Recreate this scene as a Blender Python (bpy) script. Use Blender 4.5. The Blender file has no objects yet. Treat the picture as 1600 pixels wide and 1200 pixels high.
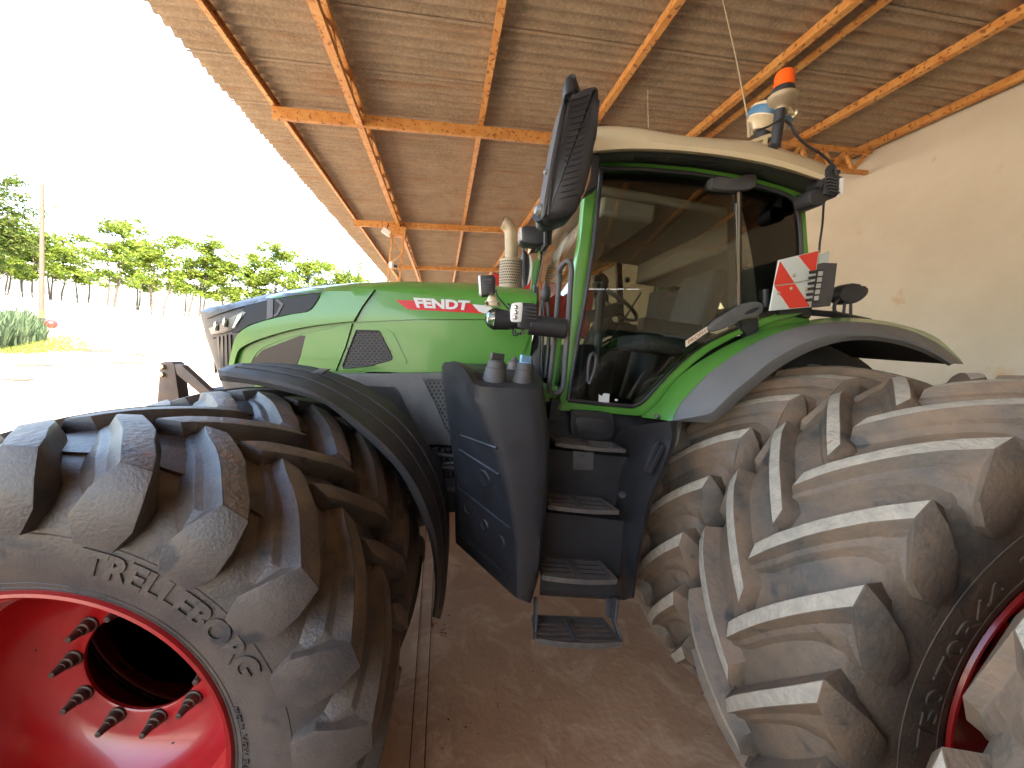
import bpy, bmesh, math, random
from mathutils import Vector, Matrix, noise
random.seed(11)
C = bpy.context.scene.collection
rad = math.radians
PI = math.pi
# ------------------------------------------------------------------ camera frame (solved from the roof's vanishing point)
H = 2.03; F = 600.0
XA = Vector((0.9766, 0.1059, 0.1873)); YA = Vector((-0.1762, -0.1060, 0.9786)); ZA = Vector((-0.1235, 0.9887, 0.0849))
PSI = rad(4.0); CP, SP = math.cos(PSI), math.sin(PSI)
def ray(px, py):
    d = Vector((px-800.0, py-600.0, F))
    return d.dot(XA), d.dot(YA), -d.dot(ZA)
def W(px, py, Y):                      # world point at depth Y
    x, y, z = ray(px, py); return Vector((x/y*Y, Y, H+z/y*Y))
def G(px, py, z0=0.0):                 # world point on the ground
    x, y, z = ray(px, py); t = (z0-H)/z; return Vector((x*t, y*t, z0))
def uv(px, py):
    x, y, z = ray(px, py); u = x*CP-y*SP; v = x*SP+y*CP
    return u/v, z/v
# tractor frame: u to the rear, v away from the near side, z up; root at (U0,V0)
U0, V0 = 0.6, 3.05
YC = 3.05
def L(u, v, z): return Vector((u-U0, v-V0, z))
def P(px, py, v):
    a, b = uv(px, py); return L(a*v, v, H+b*v)
def Pz(px, py, z):                     # point of the tractor frame at height z
    a, b = uv(px, py); v = (z-H)/b; return L(a*v, v, z)
# ------------------------------------------------------------------ materials
MATS = {}
def mat(name, col, rough=0.5, metal=0.0, col2=None, scale=6.0, detail=6, amt=1.0, bump=0.0, bscale=None, coat=0.0,
        dust=None, dustamt=0.0, spots=None, emis=None, spec=0.5, lo=0.35, hi=0.65, stretch=None, rvar=0.0):
    m = bpy.data.materials.new(name); m.use_nodes = True; MATS[name] = m
    nt = m.node_tree; N = nt.nodes; K = nt.links; b = N['Principled BSDF']
    b.inputs['Base Color'].default_value = (*col, 1); b.inputs['Roughness'].default_value = rough
    b.inputs['Metallic'].default_value = metal; b.inputs['Coat Weight'].default_value = coat
    b.inputs['Coat Roughness'].default_value = 0.06
    b.inputs['Specular IOR Level'].default_value = spec
    tc = N.new('ShaderNodeTexCoord'); mp = N.new('ShaderNodeMapping'); K.new(tc.outputs['Object'], mp.inputs[0])
    if stretch: mp.inputs['Scale'].default_value = stretch
    cur = None
    if col2:
        n = N.new('ShaderNodeTexNoise'); n.inputs['Scale'].default_value = scale; n.inputs['Detail'].default_value = detail
        n.inputs['Roughness'].default_value = 0.62
        K.new(mp.outputs[0], n.inputs['Vector'])
        r = N.new('ShaderNodeValToRGB'); r.color_ramp.elements[0].position = lo; r.color_ramp.elements[1].position = hi
        K.new(n.outputs['Fac'], r.inputs[0])
        mx = N.new('ShaderNodeMix'); mx.data_type = 'RGBA'
        mx.inputs[6].default_value = (*col, 1); mx.inputs[7].default_value = (*col2, 1)
        ml = N.new('ShaderNodeMath'); ml.operation = 'MULTIPLY'; ml.inputs[1].default_value = amt
        K.new(r.outputs[0], ml.inputs[0]); K.new(ml.outputs[0], mx.inputs[0])
        cur = mx.outputs[2]
        if rvar:
            ra = N.new('ShaderNodeMath'); ra.operation = 'MULTIPLY_ADD'; ra.inputs[1].default_value = rvar; ra.inputs[2].default_value = rough
            K.new(ml.outputs[0], ra.inputs[0]); K.new(ra.outputs[0], b.inputs['Roughness'])
    if dust:
        g = N.new('ShaderNodeNewGeometry'); s = N.new('ShaderNodeSeparateXYZ'); K.new(g.outputs['Normal'], s.inputs[0])
        n2 = N.new('ShaderNodeTexNoise'); n2.inputs['Scale'].default_value = 9; n2.inputs['Detail'].default_value = 8; n2.inputs['Roughness'].default_value = .7
        K.new(tc.outputs['Object'], n2.inputs['Vector'])
        r2 = N.new('ShaderNodeMapRange'); r2.inputs[1].default_value = -0.3; r2.inputs[2].default_value = 1.0; r2.inputs[3].default_value = .35
        K.new(s.outputs[2], r2.inputs[0])
        r3 = N.new('ShaderNodeMapRange'); r3.inputs[1].default_value = .38; r3.inputs[2].default_value = .62
        K.new(n2.outputs['Fac'], r3.inputs[0])
        q = N.new('ShaderNodeMath'); q.operation = 'MULTIPLY'; K.new(r2.outputs[0], q.inputs[0]); K.new(r3.outputs[0], q.inputs[1])
        q2 = N.new('ShaderNodeMath'); q2.operation = 'MULTIPLY'; q2.inputs[1].default_value = dustamt; K.new(q.outputs[0], q2.inputs[0])
        mx = N.new('ShaderNodeMix'); mx.data_type = 'RGBA'; mx.inputs[7].default_value = (*dust, 1)
        if cur: K.new(cur, mx.inputs[6])
        else: mx.inputs[6].default_value = (*col, 1)
        K.new(q2.outputs[0], mx.inputs[0]); cur = mx.outputs[2]
    if spots:                          # spots = (colour, scale, threshold)
        n3 = N.new('ShaderNodeTexNoise'); n3.inputs['Scale'].default_value = spots[1]; n3.inputs['Detail'].default_value = 5
        K.new(tc.outputs['Object'], n3.inputs['Vector'])
        r4 = N.new('ShaderNodeMapRange'); r4.inputs[1].default_value = spots[2]; r4.inputs[2].default_value = spots[2]+.07
        K.new(n3.outputs['Fac'], r4.inputs[0])
        mx = N.new('ShaderNodeMix'); mx.data_type = 'RGBA'; mx.inputs[7].default_value = (*spots[0], 1)
        if cur: K.new(cur, mx.inputs[6])
        else: mx.inputs[6].default_value = (*col, 1)
        K.new(r4.outputs[0], mx.inputs[0]); cur = mx.outputs[2]
    if cur: K.new(cur, b.inputs['Base Color'])
    if bump:
        n = N.new('ShaderNodeTexNoise'); n.inputs['Scale'].default_value = bscale or scale*6; n.inputs['Detail'].default_value = 8
        K.new(mp.outputs[0], n.inputs['Vector'])
        bp = N.new('ShaderNodeBump'); bp.inputs['Strength'].default_value = bump; bp.inputs['Distance'].default_value = 0.01
        K.new(n.outputs['Fac'], bp.inputs['Height']); K.new(bp.outputs[0], b.inputs['Normal'])
    if emis:
        b.inputs['Emission Color'].default_value = (*emis[0], 1); b.inputs['Emission Strength'].default_value = emis[1]
    return m
def glass_mat(name, tint, fac=0.08, rough=0.0):
    m = bpy.data.materials.new(name); m.use_nodes = True; nt = m.node_tree; N = nt.nodes; K = nt.links
    N.remove(N['Principled BSDF']); out = N['Material Output']
    t = N.new('ShaderNodeBsdfTransparent'); t.inputs[0].default_value = (*tint, 1)
    g = N.new('ShaderNodeBsdfGlossy'); g.inputs['Roughness'].default_value = rough; g.inputs[0].default_value = (1, 1, 1, 1)
    fr = N.new('ShaderNodeFresnel'); fr.inputs[0].default_value = 1.5
    a = N.new('ShaderNodeMath'); a.operation = 'ADD'; a.inputs[1].default_value = fac; a.use_clamp = True
    K.new(fr.outputs[0], a.inputs[0])
    mx = N.new('ShaderNodeMixShader'); K.new(a.outputs[0], mx.inputs[0]); K.new(t.outputs[0], mx.inputs[1]); K.new(g.outputs[0], mx.inputs[2])
    K.new(mx.outputs[0], out.inputs[0]); MATS[name] = m; return m
GREEN = mat('green_paint', (.075, .24, .032), .3, 0, (.08, .255, .036), 3, bump=.02, bscale=60, coat=.22, dust=(.30, .22, .13), dustamt=.12)
GREY = mat('grey_plastic', (.082, .082, .084), .5, 0, (.10, .098, .095), 5, bump=.15, bscale=300, dust=(.30, .25, .19), dustamt=.25)
FGREY = mat('fender_grey', (.125, .122, .118), .55, 0, (.15, .146, .14), 4, bump=.1, bscale=250, dust=(.20, .17, .14), dustamt=.2)
HOODGREY = mat('nose_grey_plastic', (.045, .043, .041), .5, 0, (.058, .055, .052), 6, bump=.1, bscale=300, dust=(.3, .25, .2), dustamt=.2)
BLACK = mat('black_plastic', (.019, .0185, .020), .40, 0, (.024, .024, .028), 6, bump=.12, bscale=220, dust=(.10, .08, .065), dustamt=.14, rvar=.12)
BLACKF = mat('black_fender_plastic', (.050, .049, .051), .6, 0, (.066, .063, .062), 8, bump=.15, bscale=160, dust=(.12, .10, .085), dustamt=.30)
DARK = mat('dark_interior', (.018, .018, .02), .6)
LINER = mat('cab_liner_grey', (.36, .35, .32), .8)
SEATF = mat('seat_fabric', (.10, .11, .12), .9, 0, (.16, .17, .18), 30)
CREAM = mat('cream_roof_shell', (.60, .48, .30), .35, 0, (.54, .43, .26), 2.5, coat=.3, bump=.02, bscale=80)
RED = mat('red_rim_paint', (.42, .006, .009), .3, 0, (.34, .005, .009), 4, coat=.3, dust=(.32, .16, .10), dustamt=.10, bump=.02, bscale=50)
REDM = mat('red_machine_paint', (.42, .02, .015), .4)
STEEL = mat('stud_steel', (.075, .06, .048), .5, .3, (.10, .06, .04), 20)
CHROME = mat('chrome', (.8, .8, .78), .15, 1.0)
CLAMP = mat('clamp_zinc', (.55, .47, .33), .4, .8)
GREYMET = mat('step_metal', (.10, .10, .105), .5, .3, (.15, .125, .10), 20, bump=.3, bscale=80, dust=(.22, .16, .12), dustamt=.3)
EXH = mat('exhaust_metal', (.30, .235, .15), .55, .45, (.36, .28, .18), 7, bump=.1)
LINK = mat('linkage_steel', (.13, .10, .085), .6, .2, (.20, .14, .10), 8)
LENS = mat('lamp_lens', (.75, .75, .72), .12, 0, coat=1.0)
REFL = mat('lamp_reflector', (.8, .78, .7), .18, .9)
ORANGE = mat('orange_lens', (.85, .11, .01), .22, 0, coat=.6)
WHITE = mat('white_sheeting', (.55, .60, .56), .35)
REDS = mat('red_sheeting', (.70, .035, .02), .35)
REDSTR = mat('red_decal', (.55, .012, .018), .35)
WHITED = mat('white_decal', (.62, .62, .60), .4)
BLUEC = mat('blue_cap_plastic', (.22, .42, .62), .4)
BLUED = mat('blue_decal', (.05, .14, .24), .4)
MIRG = mat('mirror_glass', (.8, .8, .8), .04, 1.0)
GLASS = glass_mat('tinted_glass', (.68, .69, .64), .0)
CLEARG = glass_mat('clear_glass', (.78, .80, .76), .02)
RUB_F = mat('front_rubber', (.044, .041, .041), .40, 0, (.090, .070, .056), 3.5, 8, .85, bump=.22, bscale=120, dust=(.27, .19, .13), dustamt=.30, rvar=.2, lo=.35, hi=.72, spots=((.028, .028, .032), 7, .60))
TOP_F = mat('front_tread_worn', (.21, .16, .12), .5, 0, (.07, .062, .058), 6, 9, .9, bump=.6, bscale=55, dust=(.30, .19, .11), dustamt=.3, spots=((.27, .12, .055), 10, .63))
RUB_R = mat('rear_rubber', (.085, .077, .062), .6, 0, (.25, .155, .088), 3.4, 9, .9, bump=.45, bscale=60, dust=(.32, .20, .12), dustamt=.4, rvar=.1, lo=.36, hi=.68, spots=((.075, .066, .054), 6, .60))
TOP_R = mat('rear_tread_worn', (.48, .40, .295), .72, 0, (.30, .255, .20), 22, 8, .7, bump=.7, bscale=80, spots=((.32, .15, .07), 13, .68))
RUST = mat('rusty_steel', (.52, .21, .045), .6, .05, (.62, .33, .10), 5, 8, 1, bump=.3, bscale=40, spots=((.24, .085, .025), 17, .57), stretch=(1, 1, 1))
PLASTER = mat('plaster', (.56, .525, .43), .85, 0, (.49, .45, .355), .9, 10, .9, bump=.25, bscale=14, spots=((.50, .38, .24), 2.1, .66))
WOODP = mat('pole_wood', (.055, .035, .022), .8, 0, (.08, .055, .035), 9, stretch=(4, 4, .5), bump=.3)
YEL = mat('yellow_band_paint', (.75, .42, .02), .6)
BLKP = mat('black_band_paint', (.02, .02, .02), .6)
TARP = mat('white_tarp', (.55, .57, .60), .42, 0, (.36, .38, .41), 1.2, bump=.8, bscale=3.0)  # greyer noise tone puts soft crease shade into the sheet's colour
BARK = mat('tree_bark', (.04, .03, .02), .85, 0, (.07, .05, .035), 9, bump=.3)
def leafmat(name, c1, c2):
    m = bpy.data.materials.new(name); m.use_nodes = True; nt = m.node_tree; N = nt.nodes; K = nt.links
    N.remove(N['Principled BSDF']); out = N['Material Output']
    g = N.new('ShaderNodeNewGeometry'); r = N.new('ShaderNodeMix'); r.data_type = 'RGBA'
    r.inputs[6].default_value = (*c1, 1); r.inputs[7].default_value = (*c2, 1); K.new(g.outputs['Random Per Island'], r.inputs[0])
    d = N.new('ShaderNodeBsdfDiffuse'); t = N.new('ShaderNodeBsdfTranslucent'); mx = N.new('ShaderNodeMixShader'); mx.inputs[0].default_value = .45
    K.new(r.outputs[2], d.inputs[0]); K.new(r.outputs[2], t.inputs[0]); K.new(d.outputs[0], mx.inputs[1]); K.new(t.outputs[0], mx.inputs[2])
    K.new(mx.outputs[0], out.inputs[0]); return m
LEAF = leafmat('leaf_green', (.07, .12, .018), (.19, .22, .035))
LEAF2 = leafmat('leaf_dark_green', (.04, .075, .015), (.12, .13, .035))
AGAVE = leafmat('spiky_leaf', (.05, .08, .04), (.12, .15, .08))
GRASS = leafmat('grass_blade', (.10, .16, .03), (.26, .24, .07))
# corrugated sheet
def sheet_mat():
    m = mat('fibre_cement_sheet', (.38, .29, .195), .9, 0, (.26, .195, .13), 2.2, 9, .9)
    nt = m.node_tree; N = nt.nodes; K = nt.links; b = N['Principled BSDF']; tc = [n for n in N if n.type == 'TEX_COORD'][0]
    base = b.inputs['Base Color'].links[0].from_socket
    n = N.new('ShaderNodeTexNoise'); n.inputs['Scale'].default_value = 30; n.inputs['Detail'].default_value = 6; n.inputs['Roughness'].default_value = .75
    K.new(tc.outputs['Object'], n.inputs['Vector'])
    r = N.new('ShaderNodeMapRange'); r.inputs[1].default_value = .46; r.inputs[2].default_value = .60
    K.new(n.outputs['Fac'], r.inputs[0])
    q = N.new('ShaderNodeMath'); q.operation = 'MULTIPLY'; q.inputs[1].default_value = .55; K.new(r.outputs[0], q.inputs[0])
    mx = N.new('ShaderNodeMix'); mx.data_type = 'RGBA'; mx.inputs[7].default_value = (.52, .41, .28, 1)
    K.new(base, mx.inputs[6]); K.new(q.outputs[0], mx.inputs[0])
    # rust-brown run stains along the corrugations
    mp = N.new('ShaderNodeMapping'); mp.inputs['Scale'].default_value = (.25, 1.6, 1); K.new(tc.outputs['Object'], mp.inputs[0])
    n2 = N.new('ShaderNodeTexNoise'); n2.inputs['Scale'].default_value = 2.5; n2.inputs['Detail'].default_value = 5; K.new(mp.outputs[0], n2.inputs['Vector'])
    r2 = N.new('ShaderNodeMapRange'); r2.inputs[1].default_value = .56; r2.inputs[2].default_value = .72; r2.inputs[4].default_value = .6; K.new(n2.outputs['Fac'], r2.inputs[0])
    m2 = N.new('ShaderNodeMix'); m2.data_type = 'RGBA'; m2.inputs[7].default_value = (.33, .17, .075, 1)
    K.new(mx.outputs[2], m2.inputs[6]); K.new(r2.outputs[0], m2.inputs[0]); K.new(m2.outputs[2], b.inputs['Base Color'])
    bp = N.new('ShaderNodeBump'); bp.inputs['Strength'].default_value = .9; bp.inputs['Distance'].default_value = .012
    K.new(n.outputs['Fac'], bp.inputs['Height']); K.new(bp.outputs[0], b.inputs['Normal'])
    return m
SHEET = sheet_mat()
def ground_mat(name, c1, c2, c3, s, crack=False):
    m = mat(name, c1, .85, 0, c2, s, 10, 1, lo=.3, hi=.7)
    nt = m.node_tree; N = nt.nodes; K = nt.links; b = N['Principled BSDF']; tc = [n for n in N if n.type == 'TEX_COORD'][0]
    base = b.inputs['Base Color'].links[0].from_socket
    n = N.new('ShaderNodeTexNoise'); n.inputs['Scale'].default_value = s*3.7; n.inputs['Detail'].default_value = 10; n.inputs['Roughness'].default_value = .7
    n.inputs['Distortion'].default_value = .8
    K.new(tc.outputs['Object'], n.inputs['Vector'])
    r = N.new('ShaderNodeMapRange'); r.inputs[1].default_value = .50; r.inputs[2].default_value = .68; K.new(n.outputs['Fac'], r.inputs[0])
    mx = N.new('ShaderNodeMix'); mx.data_type = 'RGBA'; mx.inputs[7].default_value = (*c3, 1)
    K.new(base, mx.inputs[6]); K.new(r.outputs[0], mx.inputs[0]); cur = mx.outputs[2]
    if crack:
        # fine scrape marks running across the slab
        mp = N.new('ShaderNodeMapping'); mp.inputs['Scale'].default_value = (9, .9, 1); mp.inputs['Rotation'].default_value = (0, 0, rad(8))
        K.new(tc.outputs['Object'], mp.inputs[0])
        w = N.new('ShaderNodeTexNoise'); w.inputs['Scale'].default_value = 2.6; w.inputs['Detail'].default_value = 6; w.inputs['Roughness'].default_value = .75; K.new(mp.outputs[0], w.inputs['Vector'])
        rr = N.new('ShaderNodeMapRange'); rr.inputs[1].default_value = .62; rr.inputs[2].default_value = .72; rr.inputs[4].default_value = .6; K.new(w.outputs['Fac'], rr.inputs[0])
        m3 = N.new('ShaderNodeMix'); m3.data_type = 'RGBA'; m3.inputs[7].default_value = (.075, .045, .032, 1)
        K.new(cur, m3.inputs[6]); K.new(rr.outputs[0], m3.inputs[0]); cur = m3.outputs[2]
    K.new(cur, b.inputs['Base Color'])
    bp = N.new('ShaderNodeBump'); bp.inputs['Strength'].default_value = .35; bp.inputs['Distance'].default_value = .01
    n5 = N.new('ShaderNodeTexNoise'); n5.inputs['Scale'].default_value = s*28; n5.inputs['Detail'].default_value = 10; K.new(tc.outputs['Object'], n5.inputs['Vector'])
    K.new(n5.outputs['Fac'], bp.inputs['Height']); K.new(bp.outputs[0], b.inputs['Normal'])
    return m
FLOORM = ground_mat('stained_concrete', (.62, .35, .19), (.38, .19, .10), (.70, .44, .26), .9, True)
DIRTM = ground_mat('pale_dirt', (.44, .345, .235), (.27, .19, .12), (.52, .43, .32), .25)
# ------------------------------------------------------------------ mesh helpers
def obj(name, bm, m, parent=None, smooth=True, ang=32, bevel=0, loc=None, segs=2):
    bmesh.ops.recalc_face_normals(bm, faces=bm.faces)
    me = bpy.data.meshes.new(name); bm.to_mesh(me); bm.free()
    for x in (m if isinstance(m, (list, tuple)) else [m]): me.materials.append(x)
    if smooth:
        me.polygons.foreach_set('use_smooth', [True]*len(me.polygons)); me.set_sharp_from_angle(angle=rad(ang))
    o = bpy.data.objects.new(name, me); C.objects.link(o)
    if parent: o.parent = parent
    if loc is not None: o.location = loc
    if bevel:
        md = o.modifiers.new('bevel', 'BEVEL'); md.width = bevel; md.segments = segs; md.limit_method = 'ANGLE'; md.angle_limit = rad(28)
    return o
def empty(name, loc, rz=0, parent=None):
    o = bpy.data.objects.new(name, None); C.objects.link(o); o.location = loc; o.rotation_euler = (0, 0, rz)
    o.empty_display_size = .2
    if parent: o.parent = parent
    return o
def tag(o, label, cat, group=None, kind=None):
    o['label'] = label; o['category'] = cat
    if group: o['group'] = group
    if kind: o['kind'] = kind
    return o
def struct(o): o['kind'] = 'structure'; return o
def BM(): return bmesh.new()
def face(bm, pts, mi=0):
    f = bm.faces.new([bm.verts.new(p) for p in pts]); f.material_index = mi; return f
def box(bm, c, s, rot=None, mi=0):
    M = rot.to_4x4() if rot else Matrix()
    vs = []
    for x in (-.5, .5):
        for y in (-.5, .5):
            for z in (-.5, .5):
                vs.append(bm.verts.new(Vector(c)+M.to_3x3() @ Vector((x*s[0], y*s[1], z*s[2]))))
    for q in ((0, 1, 3, 2), (4, 6, 7, 5), (0, 4, 5, 1), (2, 3, 7, 6), (0, 2, 6, 4), (1, 5, 7, 3)):
        bm.faces.new([vs[i] for i in q]).material_index = mi
def frame(d):
    d = d.normalized(); a = Vector((0, 0, 1)) if abs(d.z) < .9 else Vector((1, 0, 0))
    x = d.cross(a).normalized(); y = d.cross(x).normalized(); return x, y
def tube(bm, pts, r, seg=10, mi=0, cap=True):
    pts = [Vector(p) for p in pts]; n = len(pts); rs = r if isinstance(r, (list, tuple)) else [r]*n
    rings = []; px = None
    for i, p in enumerate(pts):
        d = (pts[min(i+1, n-1)]-pts[max(i-1, 0)])
        if d.length < 1e-9: d = Vector((0, 0, 1))
        d.normalize()
        if px is None: x, y = frame(d)
        else:
            x = (px-d*px.dot(d))
            if x.length < 1e-6: x, y = frame(d)
            x.normalize(); y = d.cross(x).normalized()
        px = x
        rings.append([bm.verts.new(p+x*math.cos(2*PI*k/seg)*rs[i]+y*math.sin(2*PI*k/seg)*rs[i]) for k in range(seg)])
    for i in range(n-1):
        for k in range(seg):
            bm.faces.new((rings[i][k], rings[i][(k+1) % seg], rings[i+1][(k+1) % seg], rings[i+1][k])).material_index = mi
    if cap:
        bm.faces.new(rings[0][::-1]).material_index = mi; bm.faces.new(rings[-1]).material_index = mi
def beam(bm, p0, p1, w, h, mi=0, up=Vector((0, 0, 1))):
    p0 = Vector(p0); p1 = Vector(p1); d = (p1-p0); l = d.length; d.normalize()
    s = d.cross(up)
    if s.length < 1e-6: s = Vector((1, 0, 0))
    s.normalize(); t = s.cross(d).normalized()
    vs = []
    for p in (p0, p1):
        for a, b in ((-1, -1), (1, -1), (1, 1), (-1, 1)): vs.append(bm.verts.new(p+s*a*w/2+t*b*h/2))
    for q in ((0, 1, 2, 3), (4, 7, 6, 5), (0, 4, 5, 1), (1, 5, 6, 2), (2, 6, 7, 3), (3, 7, 4, 0)):
        bm.faces.new([vs[i] for i in q]).material_index = mi
def lathe(bm, prof, seg=64, axis='y', mi=0, c=(0, 0, 0)):      # prof: (w, r) along the axis
    rings = []
    for w, r in prof:
        ring = []
        for k in range(seg):
            a = 2*PI*k/seg
            p = Vector((r*math.sin(a), w, r*math.cos(a))) if axis == 'y' else Vector((r*math.sin(a), r*math.cos(a), w)) if axis == 'z' else Vector((w, r*math.sin(a), r*math.cos(a)))
            ring.append(bm.verts.new(p+Vector(c)))
        rings.append(ring)
    for i in range(len(rings)-1):
        for k in range(seg):
            bm.faces.new((rings[i][k], rings[i][(k+1) % seg], rings[i+1][(k+1) % seg], rings[i+1][k])).material_index = mi
    return rings
def lathe_dir(bm, p0, d, prof, seg=20, mi=0):                  # lathe along any direction from p0
    d = Vector(d).normalized(); x, y = frame(d); rings = []
    for w, r in prof:
        rings.append([bm.verts.new(Vector(p0)+d*w+x*math.cos(2*PI*k/seg)*r+y*math.sin(2*PI*k/seg)*r) for k in range(seg)])
    for i in range(len(rings)-1):
        for k in range(seg):
            bm.faces.new((rings[i][k], rings[i][(k+1) % seg], rings[i+1][(k+1) % seg], rings[i+1][k])).material_index = mi
    if prof[0][1] > 1e-4: bm.faces.new(rings[0][::-1]).material_index = mi
    if prof[-1][1] > 1e-4: bm.faces.new(rings[-1]).material_index = mi
def cr(p0, p1, p2, p3, t):
    return tuple(.5*((2*b)+(-a+c)*t+(2*a-5*b+4*c-d)*t*t+(-a+3*b-3*c+d)*t*t*t) for a, b, c, d in zip(p0, p1, p2, p3))
def spline(pts, n=6, closed=False):
    pts = [tuple(p) for p in pts]; m = len(pts); out = []
    rng = m if closed else m-1
    for i in range(rng):
        if closed: q = [pts[(i+k-1) % m] for k in range(4)]
        else: q = [pts[max(i-1, 0)], pts[i], pts[i+1], pts[min(i+2, m-1)]]
        for k in range(n): out.append(cr(*q, k/n))
    if not closed: out.append(pts[-1])
    return out
def resample(pts, n):
    pts = [tuple(map(float, p)) for p in pts]; ds = [0]
    for a, b in zip(pts, pts[1:]): ds.append(ds[-1]+math.dist(a, b))
    out = []; j = 0
    for i in range(n):
        t = ds[-1]*i/(n-1)
        while j < len(ds)-2 and ds[j+1] < t: j += 1
        f = (t-ds[j])/max(ds[j+1]-ds[j], 1e-9); out.append(tuple(a+(b-a)*f for a, b in zip(pts[j], pts[j+1])))
    return out
def interp(x, tab):
    if x <= tab[0][0]: return tab[0][1]
    for (a, b), (c, d) in zip(tab, tab[1:]):
        if x <= c: return b+(d-b)*(x-a)/(c-a)
    return tab[-1][1]
def gridm(bm, rows, mi=0, mirror=False, closed=False):
    for sgn in ((1, -1) if mirror else (1,)):
        R = [[bm.verts.new(Vector((p[0], p[1]*sgn, p[2]))) for p in r] for r in rows]
        for i in range(len(R)-1 if not closed else len(R)):
            a = R[i]; b = R[(i+1) % len(R)]
            for k in range(len(a)-1):
                bm.faces.new((a[k], a[k+1], b[k+1], b[k])).material_index = mi
def loft_px(rows, n=24, sub=1, smooth=True):                   # rows: (v or list of v, [(px,py)..]) traced lines at real depth
    out = []
    for v, pts in rows:
        q = resample(spline(pts, 6) if smooth else pts, n)
        if isinstance(v, (int, float)): out.append([P(a, b, v) for a, b in q])
        else:
            vv = resample([(i/(len(v)-1), x) for i, x in enumerate(v)], n)
            out.append([P(a, b, vv[i][1]) for i, (a, b) in enumerate(q)])
    if sub > 1:
        res = []
        for i in range(len(out)-1):
            for s in range(sub):
                t = s/sub; q = [out[max(i-1, 0)], out[i], out[i+1], out[min(i+2, len(out)-1)]]
                res.append([Vector(cr(q[0][k], q[1][k], q[2][k], q[3][k], t)) for k in range(n)])
        res.append(out[-1]); out = res
    return out
def panel(bm, poly, vf, depth=.02, mi=0, cut=0, off=0.0, mirror=False, bev=0):   # traced outline on a real surface, given thickness
    b2 = bmesh.new()
    f = b2.faces.new([b2.verts.new((a, -b, 0)) for a, b in poly])
    if cut:
        xs = [p[0] for p in poly]; ys = [-p[1] for p in poly]
        for ax, lo, hi in ((0, min(xs), max(xs)), (1, min(ys), max(ys))):
            t = lo+cut
            while t < hi:
                co = Vector((t, 0, 0)) if ax == 0 else Vector((0, t, 0)); no = Vector((1, 0, 0)) if ax == 0 else Vector((0, 1, 0))
                bmesh.ops.bisect_plane(b2, geom=b2.verts[:]+b2.edges[:]+b2.faces[:], plane_co=co, plane_no=no); t += cut
    for v in b2.verts:
        px, py = v.co.x, -v.co.y
        d = vf(px, py) if callable(vf) else vf
        v.co = P(px, py, d-off)
    ex = bmesh.ops.extrude_face_region(b2, geom=b2.faces[:])
    # the extruded copy is the front; push the originals back
    newv = set(g for g in ex['geom'] if isinstance(g, bmesh.types.BMVert))
    for v in b2.verts:
        if v not in newv: v.co.y += depth
    # restore original faces if the extrusion removed them
    if bev:
        es = [e for e in b2.edges if len(e.link_faces) == 2 and e.calc_face_angle(0) > .7 and e.verts[0] in newv and e.verts[1] in newv]
        bmesh.ops.bevel(b2, geom=es, offset=bev, segments=2, affect='EDGES', profile=.5)
    for sgn in ((1, -1) if mirror else (1,)):
        mp = {v: bm.verts.new(Vector((v.co.x, v.co.y*sgn, v.co.z))) for v in b2.verts}
        for f in b2.faces:
            try: bm.faces.new([mp[v] for v in (f.verts if sgn == 1 else reversed(f.verts[:]))]).material_index = mi
            except ValueError: pass
    b2.free()
def text_geo(s, off=0.02, ext=0.0, shear=0.0):
    cu = bpy.data.curves.new('t', 'FONT'); cu.body = s; cu.offset = off; cu.extrude = ext; cu.shear = shear; cu.resolution_u = 4
    o = bpy.data.objects.new('t', cu); C.objects.link(o); dg = bpy.context.evaluated_depsgraph_get(); dg.update()
    me = bpy.data.meshes.new_from_object(o.evaluated_get(dg)); bpy.data.objects.remove(o); bpy.data.curves.remove(cu)
    vs = [v.co.copy() for v in me.vertices]; fs = [tuple(p.vertices) for p in me.polygons]; bpy.data.meshes.remove(me)
    x0 = min(v.x for v in vs); x1 = max(v.x for v in vs); y0 = min(v.y for v in vs); y1 = max(v.y for v in vs)
    return [((v.x-x0)/(x1-x0), (v.y-y0)/(y1-y0), v.z) for v in vs], fs
def text_px(bm, s, quad, vf, off=.008, mi=0, o=.02, shear=0.0):   # quad TL,TR,BR,BL in traced coordinates, laid on the surface
    vs, fs = text_geo(s, o, 0, shear)
    TL, TR, BR, BL = quad; nv = []
    for x, y, z in vs:
        a = tuple(BL[i]*(1-x)*(1-y)+BR[i]*x*(1-y)+TL[i]*(1-x)*y+TR[i]*x*y for i in (0, 1))
        d = vf(*a) if callable(vf) else vf
        nv.append(bm.verts.new(P(a[0], a[1], d-off)))
    for f in fs:
        try: bm.faces.new([nv[i] for i in f]).material_index = mi
        except ValueError: pass
def sph(bm, c, r, u=14, v=8, mi=0, sc=(1, 1, 1)):
    m = bmesh.ops.create_uvsphere(bm, u_segments=u, v_segments=v, radius=r)
    for x in m['verts']: x.co = Vector(c)+Vector((x.co.x*sc[0], x.co.y*sc[1], x.co.z*sc[2]))
    for x in m['verts']:
        for f in x.link_faces: f.material_index = mi
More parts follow.
